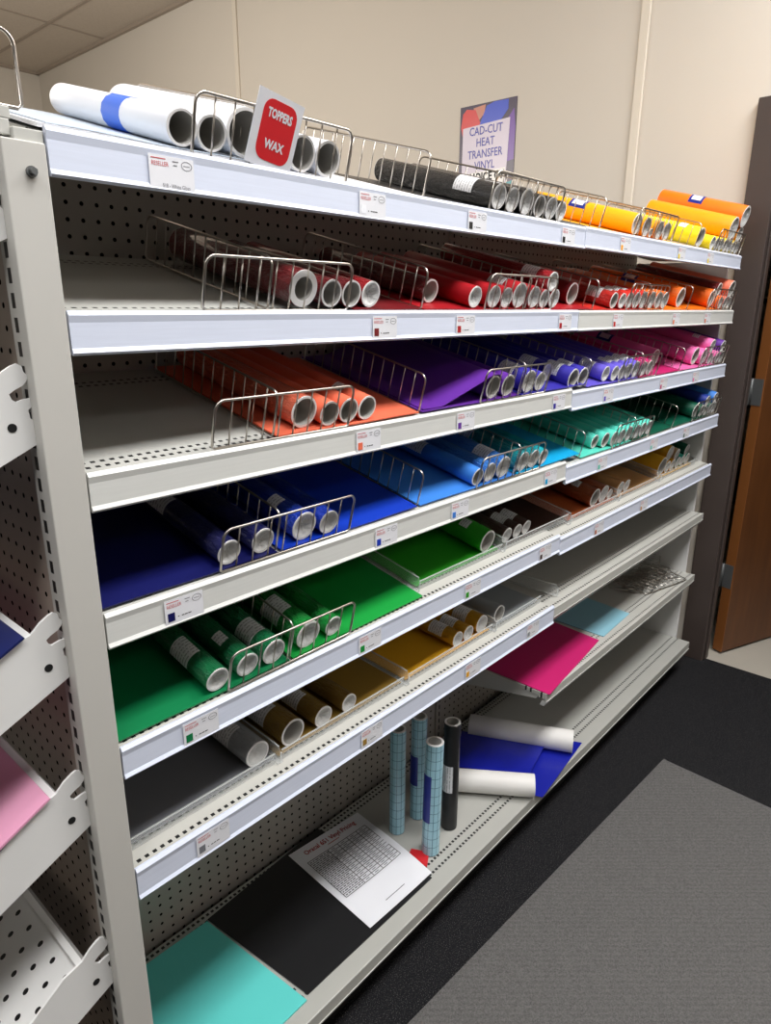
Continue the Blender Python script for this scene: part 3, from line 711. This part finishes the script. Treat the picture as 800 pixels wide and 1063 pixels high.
for tier in (1, 2, 3, 4):
    names = ['first', 'second', 'third', 'fourth', 'fifth', 'sixth']
    dx = list(D[:6])
    if tier == 4: dx[0] = 0.2925
    if tier == 3: dx[2] = 1.002
    for x, nm in zip(dx, names): divider(tier, x, 'chrome wire divider running front to back, %s from the left on the %s' % (nm, TIER[tier]))
divider(5, 0.312, 'chrome wire divider between the two green sheets on the fifth tier')

# clear acrylic dividers and front lips of the two lowest sloping tiers
def clear_divider(tier, x, label):
    o, u, n, t = frame_at(tier, x)
    if tier == 6 and x > W: o = Vector((0, 0, 0.7005)); t = 0.0; u = Vector((0, 1, 0)); n = Vector((0, 0, 1))
    r = thing('acrylic_divider', label, 'divider', o+Vector((x, 0, 0))+u*0.028, (t, 0, 0), 'clear acrylic dividers on the lower tiers')
    b = MB(); b.prism([(0, 0.0), (0.31, 0.0), (0.31, 0.03), (0.02, 0.034), (0.006, 0.03), (0, 0.02)], 0, -0.0009, 0.0009); b.build('blade', m_clear, r)
    b = MB(); b.box((-0.006, 0.0, -0.002), (0.006, 0.31, 0.0006)); b.build('base_strip', m_clear, r)
    b = MB(); b.box((-0.0012, 0.006, 0.0302), (0.0012, 0.31, 0.0318)); b.box((-0.0013, -0.0012, 0.0), (0.0013, 0.0008, 0.022)); b.build('cut_edge', m_clearedge, r)
def clear_lip(tier, x0, x1, label):
    o, u, n, t = frame_at(tier, (x0+x1)/2)
    r = thing('acrylic_front_lip', label, 'front lip', o+Vector((x0, 0, 0))+u*0.034, (t, 0, 0), 'clear acrylic front lips on the lower tiers')
    L = x1-x0
    b = MB(); b.prism([(0, -0.0025), (0.0016, -0.0025), (0.0016, 0.018), (0, 0.018)], 0, 0, L); b.build('wall', m_clear, r)
    b = MB(); b.box((0, -0.0004, 0.0182), (L, 0.002, 0.0202)); b.build('cut_edge', m_clearedge, r)
CD = {5: [(0.672, 'left of the lime green sheet'), (1.001, 'left of the brown rolls'), (1.337, 'left of the copper sheet'), (1.66, 'left of the tan rolls'), (1.995, 'left of the mustard rolls')],
      6: [(0.2955, 'between the silver roll and the gold rolls'), (0.645, 'left of the yellow gold sheet'), (0.984, 'left of the pale silver roll'), (1.30, 'past the bay joint, on the bare flat shelf')]}
for tier in CD:
    for x, wn in CD[tier]: clear_divider(tier, x, 'clear acrylic divider %s, %s' % (wn, TIER[tier]))
for tier, x0, x1, wn in ((5, 0.68, 0.994, 'lime green'), (5, 1.009, 1.329, 'dark brown'), (5, 1.345, 1.652, 'copper'), (5, 1.668, 1.987, 'tan'), (5, 2.003, 2.36, 'mustard'),
                         (6, 0.008, 0.288, 'dark grey'), (6, 0.303, 0.637, 'metallic gold'), (6, 0.653, 0.976, 'yellow gold'), (6, 0.992, 1.212, 'pale silver')):
    clear_lip(tier, x0, x1, 'low clear acrylic lip along the front of the %s lane, %s' % (wn, TIER[tier]))

# ------------------------------------------------------------------ price labels on the rails
def ring(mb, cx, cy, rx, ry, w_, fn, n=20):
    k = len(mb.v)
    for i in range(n):
        a = 2*PI*i/n
        for q in (1, 1-w_): mb.v.append(tuple(fn(cx+rx*q*math.cos(a), cy+ry*q*math.sin(a))))
    for i in range(n):
        j = (i+1) % n; mb.face([k+2*i, k+2*j, k+2*j+1, k+2*i+1])
fnl = lambda x, z: (x, -0.0007, z)
def label_meshes():
    b = MB(); b.box((0, -0.0004, -0.036), (0.06, 0, 0)); card = b.mesh('card', m_card)
    b = MB(); add_text(b, 'RESELLER', 0.0068, fnl, 'LEFT', 0.0, 0.8, (0.003, -0.0115)); rect(b, fnl, 0.003, -0.0042, 0.022, -0.0032); red = b.mesh('red_lettering', simple('pale_red_print', (206, 92, 98), rough=0.5))
    b = MB(); rect(b, fnl, 0.031, -0.0055, 0.039, -0.0045); rect(b, fnl, 0.032, -0.0095, 0.037, -0.0085); ring(b, 0.05, -0.008, 0.0075, 0.005, 0.12, fnl); rect(b, fnl, 0.0455, -0.0085, 0.0545, -0.0078); grey = b.mesh('grey_lettering', m_greyink)
    b = MB()
    for k, (a, c) in enumerate(((0.019, 0.021), (0.025, 0.029), (0.030, 0.034), (0.035, 0.040))): rect(b, fnl, a, -0.0275, c, -0.0262)
    return card, red, grey, b.mesh('name_lettering', m_blackink)
LM = label_meshes()
b = MB(); b.box((0, -0.0008, -0.0105), (0.0105, 0, 0)); SW = {}
def price_label(tier, x, col, label, first=False):
    o, u, n, t = frame_at(tier, x)
    r = thing('price_label', label, 'price label', (x, -0.0081 if tier != 1 else -0.0081, o.z-0.0065), (0, 0, 0), 'price labels on the shelf rails')
    link('card', LM[0], r); link('red_lettering', LM[1], r); link('grey_lettering', LM[2], r)
    if first:
        q = MB(); add_text(q, '518 - White Gloss', 0.0062, fnl, 'LEFT', 0.0, 0.8, (0.016, -0.034)); q.build('name_lettering', m_greyink, r)
    else:
        link('name_lettering', LM[3], r)
        if col not in SW:
            q = MB(); q.box((0.004, -0.0009, -0.031), (0.0145, -0.0003, -0.019)); SW[col] = q.mesh('colour_swatch', plain(col))
        link('colour_swatch', SW[col], r)
LX = (0.097, 0.478, 0.742, 1.105, 1.41, 1.79, 2.07)
LC = {1: (('white', 0.115), ('white', 0.465), ('black', 0.75), ('black', 1.105), ('gold_yellow', 1.41), ('yellow', 1.81), ('yellow', 2.07)),
      2: (('dark_red', 0.495), ('red', 0.725), ('red', 1.12), ('bright_red', 1.41), ('orange', 1.83), ('orange', 2.12)),
      3: (('coral', 0.455), ('purple', 0.738), ('indigo', 1.12), ('violet', 1.395), ('magenta', 1.79), ('pink', 2.08)),
      4: (('navy', 0.082), ('royal_blue', 0.502), ('light_blue', 0.73), ('turquoise', 1.108), ('aqua', 1.40), ('aqua', 1.77), ('dark_green', 2.06)),
      5: (('green', 0.093), ('mid_green', 0.458), ('lime_green', 0.79), ('dark_brown', 1.11), ('copper', 1.42), ('tan', 1.745)),
      6: (('gray', 0.098), ('gold', 0.463), ('yellow_gold', 0.805), ('pale_gray', 1.075))}
for tier in LC:
    tot = len(LC[tier])
    for i, (c, x) in enumerate(LC[tier]):
        if tier == 1 and i == 0: lab = 'white price label lettered White Gloss at the left end of the top rail'
        else: lab = 'white price label with %s swatch, %s from left on the %s rail' % (CNAME[c], ORD[i], TIER[tier])
        price_label(tier, x, c, lab, tier == 1 and i == 0)

# ------------------------------------------------------------------ white card with red panel on the top tier fence
o, u, n, t = frame_at(1, 0.3)
cd = thing('sticker_card', 'white card with red lettered panel hooked on the front of the top wire fence', 'card', o+Vector((0.256, 0, 0))+u*0.0005+n*0.007, (t, R(9), 0))
b = MB(); b.box((0, -0.0016, 0), (0.075, -0.0006, 0.088)); b.build('card', m_card, cd)
fnc = lambda x, z: (x, -0.0020, z)
b = MB(); pts = []
for cx, cz, a0 in ((0.053, 0.066, 0), (0.026, 0.066, 90), (0.026, 0.024, 180), (0.053, 0.024, 270)):
    for k in range(6): a = R(a0+90*k/5); pts.append((cx+0.014*math.cos(a), cz+0.015*math.sin(a)))
b.prism(pts, 1, -0.0019, -0.0016); b.build('red_panel', simple('red_sticker', (214, 30, 40), rough=0.35), cd)
b = MB(); fnt = lambda x, z: (x, -0.0022, z)
add_text(b, 'TOPPERS', 0.015, fnt, 'CENTER', 0.0006, 0.66, (0.0395, 0.060)); add_text(b, 'WAX', 0.015, fnt, 'CENTER', 0.0006, 0.85, (0.0395, 0.024)); b.build('white_lettering', m_card, cd)

# ------------------------------------------------------------------ poster on the east wall
XP = XE-0.002; py0, py1, pz0, pz1 = 1.06, 1.366, 1.935, 2.37
ps = thing('wall_poster', 'poster about heat transfer vinyl taped to the beige wall above the shelves', 'poster', (XP, py1, pz0))
PW, PH = py1-py0, pz1-pz0
def pp(d): return lambda x, z: (-d, -x, z)
b = MB(); b.box((-0.001, -PW, 0), (0.001, 0, PH)); b.build('paper', simple('poster_dark_print', (52, 36, 70), rough=0.35), ps)
def blob(name, poly, d, rgb):
    q = MB(); f = pp(d); k = len(q.v); q.v += [f(x*PW, z*PH) for x, z in poly]; q.face(range(k, k+len(poly))[::-1]); q.build(name, simple(name+'_ink', rgb, rough=0.35), ps)
blob('red_roll_print', [(0.02, 0.80), (0.05, 0.93), (0.12, 0.97), (0.28, 0.95), (0.46, 0.70), (0.40, 0.64), (0.08, 0.66)], 0.0016, (214, 50, 52))
blob('blue_roll_print', [(0.36, 0.80), (0.48, 0.97), (0.62, 0.995), (0.86, 0.99), (0.86, 0.90), (0.62, 0.72), (0.46, 0.70)], 0.0018, (34, 70, 200))
blob('violet_roll_print', [(0.80, 0.76), (0.96, 0.90), (0.995, 0.72), (0.99, 0.42), (0.80, 0.40)], 0.0014, (106, 56, 160))
blob('teal_print', [(0.84, 0.20), (0.985, 0.22), (0.985, 0.02), (0.84, 0.02)], 0.0014, (0, 140, 150))
blob('tan_print', [(0.24, 0.97), (0.46, 0.985), (0.44, 0.90), (0.34, 0.84)], 0.0014, (200, 130, 110))
blob('text_panel', [(0.06, 0.02), (0.86, 0.02), (0.90, 0.82), (0.06, 0.79)], 0.0022, (214, 204, 222))
blob('white_panel', [(0.08, 0.02), (0.84, 0.02), (0.86, 0.355), (0.08, 0.335)], 0.0025, (240, 238, 236))
b = MB(); f = pp(0.0030)
for k, s in enumerate(('CAD-CUT', 'HEAT', 'TRANSFER', 'VINYL')): add_text(b, s, 0.05, f, 'CENTER', 0.0004, 0.82, (0.48*PW, PH-0.128-0.049*k))
b.build('blue_lettering', simple('blue_purple_print', (58, 60, 168), rough=0.4), ps)
b = MB()
for k, s in enumerate(('CHOICE OF', 'THE PROS')): add_text(b, s, 0.05, f, 'CENTER', 0.0016, 0.84, (0.48*PW, PH-0.325-0.052*k))
b.build('black_lettering', m_blackink, ps)

# ------------------------------------------------------------------ items on the base shelf
ZB = 0.1375
def flat(name, quad, z, th, m, label, cat='vinyl sheet', nu=8, nv=8, lift=None, m2=None):
    q = [Vector((*p, 0)) for p in quad]
    def fn(a, c):
        p = (q[0]*(1-a)+q[1]*a)*(1-c)+(q[3]*(1-a)+q[2]*a)*c
        return (p.x, p.y, z+th+0.0006+0.0005*math.sin(7*a+3*c)+(lift(a, c) if lift else 0))
    b = MB(); b.patch(fn, nu, nv, th, 0, 1 if m2 else None); return tag(b.build(name, [m, m2] if m2 else m), label, cat)
flat('vinyl_sheet', [(-0.0, 0.012), (0.322, 0.012), (0.296, 0.318), (-0.01, 0.328)], ZB, 0.003, plain('sea_green'), 'mint green sheet at the left end of the base shelf')
flat('vinyl_sheet', [(0.332, 0.02), (0.735, 0.016), (0.66, 0.345), (0.30, 0.322)], ZB, 0.002, plain('black'), 'large black sheet lying on the base shelf under the price list')
# price list
Q = [Vector((0.528, 0.03)), Vector((0.741, 0.022)), Vector((0.770, 0.302)), Vector((0.545, 0.328))]
def paper(a, c, d=0.0):
    p = (Q[0]*(1-a)+Q[1]*a)*(1-c)+(Q[3]*(1-a)+Q[2]*a)*c
    z = ZB+0.0052+0.010*(a**3)*math.sin(PI*min(1, 0.15+0.85*c))+0.004*max(0, c-0.8)*5*a
    return (p.x, p.y, z+d)
pl = thing('price_list', 'white printed price list for vinyl with red title lying on the black sheet', 'paper', (0.65, 0.17, ZB))
off = Matrix.Translation((-0.65, -0.17, -ZB))
def plp(name, b, m): o_ = b.build(name, m, pl); o_.matrix_parent_inverse = off
b = MB(); b.patch(lambda a, c: paper(a, c), 14, 14, 0.0006); plp('sheet', b, m_card)
fp = lambda x, z: paper(x, z, 0.0012)
b = MB(); add_text(b, 'Oracal 651 Vinyl Pricing', 0.072, fp, 'CENTER', 0.0012, 1.03, (0.5, 0.895)); rect(b, fp, 0.42, 0.865, 0.58, 0.872, 3); plp('red_title', b, simple('dark_red_print', (168, 36, 44), rough=0.6))
b = MB(); rows = 13; tx0, tx1, tz0, tz1 = 0.08, 0.92, 0.33, 0.82; cols = [0.08, 0.36, 0.50, 0.64, 0.78, 0.92]
for k in range(rows+1):
    z = tz0+(tz1-tz0)*k/rows; rect(b, fp, tx0, z-0.0028, tx1, z+0.0028, 10)
for x in cols: rect(b, fp, x-0.0035, tz0, x+0.0035, tz1)
plp('table_lines', b, m_blackink)
b = MB(); rnd = random.Random(3)
for k in range(rows):
    z = tz0+(tz1-tz0)*(k+0.5)/rows
    x = 0.095
    while x < 0.33: L = rnd.uniform(0.02, 0.05); rect(b, fp, x, z-0.006, x+L, z+0.006); x += L+0.012
    for ca, cb in zip(cols[1:-1], cols[2:]): rect(b, fp, ca+0.035, z-0.004, ca+0.085, z+0.004)
plp('table_text', b, m_greyink)
b = MB(); rect(b, fp, 0.36, 0.085, 0.66, 0.092, 3); plp('footnote', b, m_greyink)
b = MB(); b.prism([(0.752, 0.045), (0.792, 0.07), (0.772, 0.112), (0.742, 0.1)], 2, ZB+0.0008, ZB+0.0045); tag(b.build('red_card', m_red), 'small red card peeking out beside the price list on the base shelf', 'card')
# standing rolls
def grid_mat():
    m, n = mat('gridded_transfer_tape', (150, 196, 214), rough=0.35, coat=0.3); u_, v_ = n.uv()
    gu = n.m('LESS_THAN', n.m('FRACT', n.m('DIVIDE', u_, 0.0127)), 0.09); gv = n.m('LESS_THAN', n.m('FRACT', n.m('DIVIDE', v_, 0.0254)), 0.045)
    n.put(n.bsdf.inputs['Base Color'], n.mix(n.m('MAXIMUM', gu, gv), lin((166, 212, 228)), lin((50, 96, 126))))
    return m
m_gridtape = grid_mat()
def standing(x, y, r, Hh, m, label, lean=(0, 0), sticker=None, twist=0, uv=False):
    t = thing('standing_roll', label, 'vinyl roll', (x, y, ZB+0.0008), (R(lean[0]), R(lean[1]), R(twist)), 'rolls standing on the base shelf')
    b = MB(); n_ = 40; k = 0
    for z in (0.001, Hh-0.001):
        for i in range(n_+1): a = 2*PI*i/n_; b.v.append((r*math.cos(a), r*math.sin(a), z))
    for i in range(n_): b.face([i, i+1, n_+1+i+1, n_+1+i], 0, True)
    me = b.mesh('tape' if uv else 'vinyl', m)
    ul = me.uv_layers.new(name='UVMap')
    for p in me.polygons:
        for li in p.loop_indices:
            vi = me.loops[li].vertex_index; i = vi % (n_+1); ul.data[li].uv = (2*PI*r*i/n_, Hh if vi > n_ else 0)
    link('tape' if uv else 'vinyl', me, t)
    b = MB(); b.ring_tube(r*0.97, r*0.72, 0, Hh, 40, 0, 0, 1); c = b.mesh('paper_core', [m_corewhite, m_coreinner])
    o_ = link('paper_core', c, t); o_.rotation_euler = (PI/2, 0, 0); o_.scale = (1, 1, 1)
    if sticker:
        z0, z1, a0, a1, mm, nm = sticker
        b = MB(); b.patch(lambda a, c: ((r+0.0007)*math.cos(R(a0+(a1-a0)*a)), (r+0.0007)*math.sin(R(a0+(a1-a0)*a)), z0+(z1-z0)*c), 10, 1, -0.0005); b.build(nm, mm, t)
    return t
standing(0.800, 0.185, 0.0205, 0.312, m_gridtape, 'gridded light blue transfer tape roll standing at the back left, without sticker', uv=True)
standing(0.880, 0.180, 0.021, 0.312, m_gridtape, 'gridded transfer tape roll standing behind the other two, blue sticker at its middle', sticker=(0.11, 0.20, 130, 215, m_navytape, 'navy_sticker'), uv=True)
standing(0.802, 0.074, 0.0225, 0.322, m_gridtape, 'frontmost gridded transfer tape roll, tall navy sticker on its left side', sticker=(0.10, 0.235, 135, 205, m_navytape, 'navy_sticker'), uv=True, lean=(0, 1.2))
standing(0.906, 0.092, 0.0215, 0.322, plain('black'), 'black vinyl roll standing beside the gridded tape rolls, white label', sticker=(0.12, 0.20, 150, 230, m_rolllabel, 'paper_label'))
# for the standing cores: the ring tube is built along Y, turned upright
for o_ in C.objects:
    if o_.name.startswith('paper_core') and o_.parent and o_.parent.name.startswith('standing_roll'): o_.rotation_euler = (R(90), 0, 0)
# blue sheets rolled with the white backing outside
m_bl = plain('royal_sheet'); m_backing = simple('white_backing_paper', (226, 224, 220), rough=0.55)
def scroll(parent, p0, p1, r, off):
    p0, p1 = Vector(p0), Vector(p1); d = p1-p0; L = d.length
    b = MB(); n_ = 40; ax = d.normalized(); up = Vector((0, 0, 1)); sd = ax.cross(up).normalized(); T = 1.35
    def fn(a, c):
        an = 2*PI*T*a-PI/2; q = r*(1-0.10*a); return p0+ax*(L*c)+sd*(q*math.cos(an))+Vector((0, 0, q*math.sin(an)))
    b.patch(fn, 56, 2, 0.0012, 0, 1); o_ = b.build('rolled_end', [m_bl, m_backing], parent); o_.matrix_parent_inverse = off
for name, lab, quad, zs, p0, p1, r in (
    ('rolled_blue_sheet', 'blue sheet with white backing rolled up at the back, overhanging the base shelf edge', [(1.172, -0.042), (1.484, -0.008), (1.36, 0.26), (1.05, 0.22)], (0.0012, 0.0012), (1.282, 0.288, ZB+0.0375), (1.424, -0.004, ZB+0.0375), 0.034),
    ('rolled_blue_sheet', 'blue sheet with white backing rolled up at the front beside the black standing roll', [(1.165, 0.004), (1.36, 0.06), (1.255, 0.30), (1.06, 0.185)], (0.052, 0.02), (0.965, 0.26, ZB+0.036), (1.162, -0.018, ZB+0.036), 0.0315)):
    t = thing(name, lab, 'vinyl sheet', (1.2, 0.15, ZB)); of = Matrix.Translation((-1.2, -0.15, -ZB))
    q = [Vector((*p_, 0)) for p_ in quad]; b = MB()
    def fn(a, c):
        p_ = (q[0]*(1-a)+q[1]*a)*(1-c)+(q[3]*(1-a)+q[2]*a)*c
        e = a if name == 'x' else a
        return (p_.x, p_.y, ZB+0.002+zs[0]*(1-e)+zs[1]*e)
    b.patch(fn, 12, 12, 0.0012, 0, 1); o_ = b.build('sheet', [m_bl, m_backing], t); o_.matrix_parent_inverse = of
    scroll(t, p0, p1, r, of)

# ------------------------------------------------------------------ low shelf in the right bay: sheets and loose wire fences
ZP = 0.4345
flat('vinyl_sheet', [(1.222, -0.012), (1.625, 0.03), (1.66, 0.30), (1.224, 0.30)], ZP, 0.002, plain('magenta'), 'magenta sheet at the left end of the low flat shelf', lift=lambda a, c: 0.0)
flat('vinyl_sheet', [(1.66, 0.03), (1.89, 0.04), (1.93, 0.30), (1.665, 0.30)], ZP, 0.002, plain('ice_blue'), 'pale blue sheet right of the magenta sheet on the low flat shelf')
rnd = random.Random(11)
zt = ZP+0.004
WF = [(2.10, 0.06, 12, 0, 3), (2.14, 0.04, -14, 0.007, 6), (2.06, 0.09, 30, 0.012, 4), (2.16, 0.12, -28, 0.018, 8), (2.13, 0.03, 5, 0.027, 5), (2.08, 0.08, -8, 0.034, 7), (2.2, 0.04, 18, 0.043, 4)]
WN = ['lowest', 'second lowest', 'third from the bottom', 'fourth from the bottom', 'third from the top', 'second from the top', 'topmost']
for (x, y, rz, dz, tl), nm in zip(WF, WN):
    r = thing('wire_fence', 'loose chrome wire fence in the heap on the low shelf, %s' % nm, 'wire fence', (x-0.03, y+0.09, zt+dz+0.001), (R(90+tl), 0, R(rz)), 'loose wire fences heaped on the low shelf')
    link('frame', FM[0], r); link('wires', FM[1], r)

# ------------------------------------------------------------------ end cap gondola at the left
XF = -0.045
ef = thing('endcap_gondola', 'cream steel end frame with slotted corner upright and taupe pegboard at the left', 'shelving', (XF, 0, 0))
b = MB(); b.box((XF, -0.008, 0.0), (-0.001, 0.03, 1.636)); o_ = b.build('upright', slots('slotted_corner_upright', (196, 194, 188), 1, 0.016, 0.0045), ef, 0.0015); o_.matrix_parent_inverse = Matrix.Translation((-XF, 0, 0))
b = MB(); b.box((-0.034, 0.03, 0.05), (-0.02, 0.80, 1.63)); o_ = b.build('pegboard_panel', m_pegx, ef); o_.matrix_parent_inverse = Matrix.Translation((-XF, 0, 0))
b = MB(); b.box((XF, 0.80, 0.0), (-0.001, 0.83, 1.636)); o_ = b.build('upright', m_upright, ef, 0.0015); o_.matrix_parent_inverse = Matrix.Translation((-XF, 0, 0))
b = MB(); b.tube([(-0.019, -0.008, 1.607), (-0.019, -0.011, 1.607)], 0.0055, 14); b.tube([(-0.019, -0.011, 1.607), (-0.019, -0.017, 1.607)], 0.0036, 6); o_ = b.build('bolt', m_hinge, ef); o_.matrix_parent_inverse = Matrix.Translation((-XF, 0, 0))
BP = [(-0.040, 0.0), (-0.167, -0.059), (-0.33, -0.135), (-0.40, -0.155), (-0.40, -0.095), (-0.154, 0.029), (-0.109, 0.061), (-0.082, 0.069), (-0.070, 0.080), (-0.060, 0.086), (-0.054, 0.088), (-0.049, 0.085),
      (-0.048, 0.079), (-0.044, 0.074), (-0.046, 0.069), (-0.051, 0.064), (-0.060, 0.060), (-0.066, 0.056), (-0.064, 0.050), (-0.060, 0.047), (-0.051, 0.0495), (-0.041, 0.050), (-0.040, 0.044), (-0.0485, 0.037), (-0.0475, 0.028), (-0.040, 0.021)]
def end_shelf(z, label, sheetcol=None, slab=None, deck=m_bracket):
    t = thing('endcap_shelf', label, 'shelf', (0, 0, z), (0, 0, 0), 'sloping shelves of the end cap')
    bp = list(BP)
    b = MB(); b.prism(bp, 1, 0.009, 0.0125)
    hole = [(-0.068+0.005*math.cos(2*PI*k/16), 0.0195+0.005*math.sin(2*PI*k/16)) for k in range(16)]
    br = b.build('bracket', m_bracket, t); b = MB(); b.prism(hole, 1, 0.0084, 0.009); b.build('bracket_hole', m_dark, br)
    b = MB(); b.prism(bp, 1, 0.765, 0.7685); b.build('bracket', m_bracket, t)
    dk = bpy.data.objects.new('deck_plate', None); bpy.data.objects.remove(dk)
    # deck between the brackets, sloping down to -x
    a = math.atan2(0.061+0.095, -0.109+0.40); L = 0.34
    b = MB(); b.box((-L, 0.013, -0.012), (0, 0.764, 0)); o_ = b.build('deck', deck, t); o_.location = (-0.084, 0, 0.061); o_.rotation_euler = (0, -a, 0)
    b = MB(); b.box((-0.003, 0.013, -0.014), (0.006, 0.764, 0.006)); o_ = b.build('rear_flange', m_bracket, t); o_.location = (-0.084, 0, 0.061); o_.rotation_euler = (0, -a, 0)
    if sheetcol:
        b = MB(); b.patch(lambda u_, v_: (-0.002-0.30*u_, 0.004+0.72*v_, 0.0105+0.0006*math.sin(6*u_+3*v_)), 8, 8, 0.003)
        ob = b.build('vinyl_sheet', plain(sheetcol)); ob.location = (-0.084, 0, z+0.061); ob.rotation_euler = (0, -a, 0); tag(ob, slab, 'vinyl sheet')
COL['baby_pink'] = (226, 160, 190); COL['deep_navy'] = (22, 32, 88)
end_shelf(0.81, 'end cap shelf carrying the baby pink sheet, third bracket down', 'baby_pink', 'baby pink sheet on the sloping end cap shelf at the left edge')
end_shelf(1.034, 'end cap shelf carrying the dark navy sheet, second bracket down', 'deep_navy', 'dark navy sheet on the sloping end cap shelf at the left edge')
end_shelf(1.328, 'upper end cap shelf whose hooked white bracket shows beside the coral tier')
end_shelf(0.532, 'bare holed end cap shelf at the lower left corner', None, None, m_deckholes)
end_shelf(1.545, 'highest end cap shelf showing only a white bracket corner at the left edge')
b = MB(); b.box((-0.030, -0.004, 1.60), (-0.0005, 0.0, 1.648)); b.box((-0.030, 0.0, 1.637), (-0.0005, 0.30, 1.648)); tag(b.build('end_bracket_cover', m_steel, None, 0.001), 'cream cover plate between the end upright and the top price rail', 'cover')
# wire fence standing above the end frame, only its end shows
r = thing('wire_fence', 'chrome wire fence end standing over the end frame at the upper left corner', 'wire fence', (-0.008, 0.02, 1.668), (0, 0, R(180)), 'wire fences on the end cap')
link('frame', FM[0], r); link('wires', FM[1], r)
b = MB(); b.box((-0.30, 0.002, 1.64), (-0.03, 0.36, 1.655)); b.box((-0.30, 0.002, 1.655), (-0.028, 0.05, 1.6665)); tag(b.build('endcap_top_shelf', m_steel, None, 0.001), 'cream top ledge over the end frame carrying the wire fence end', 'shelf')
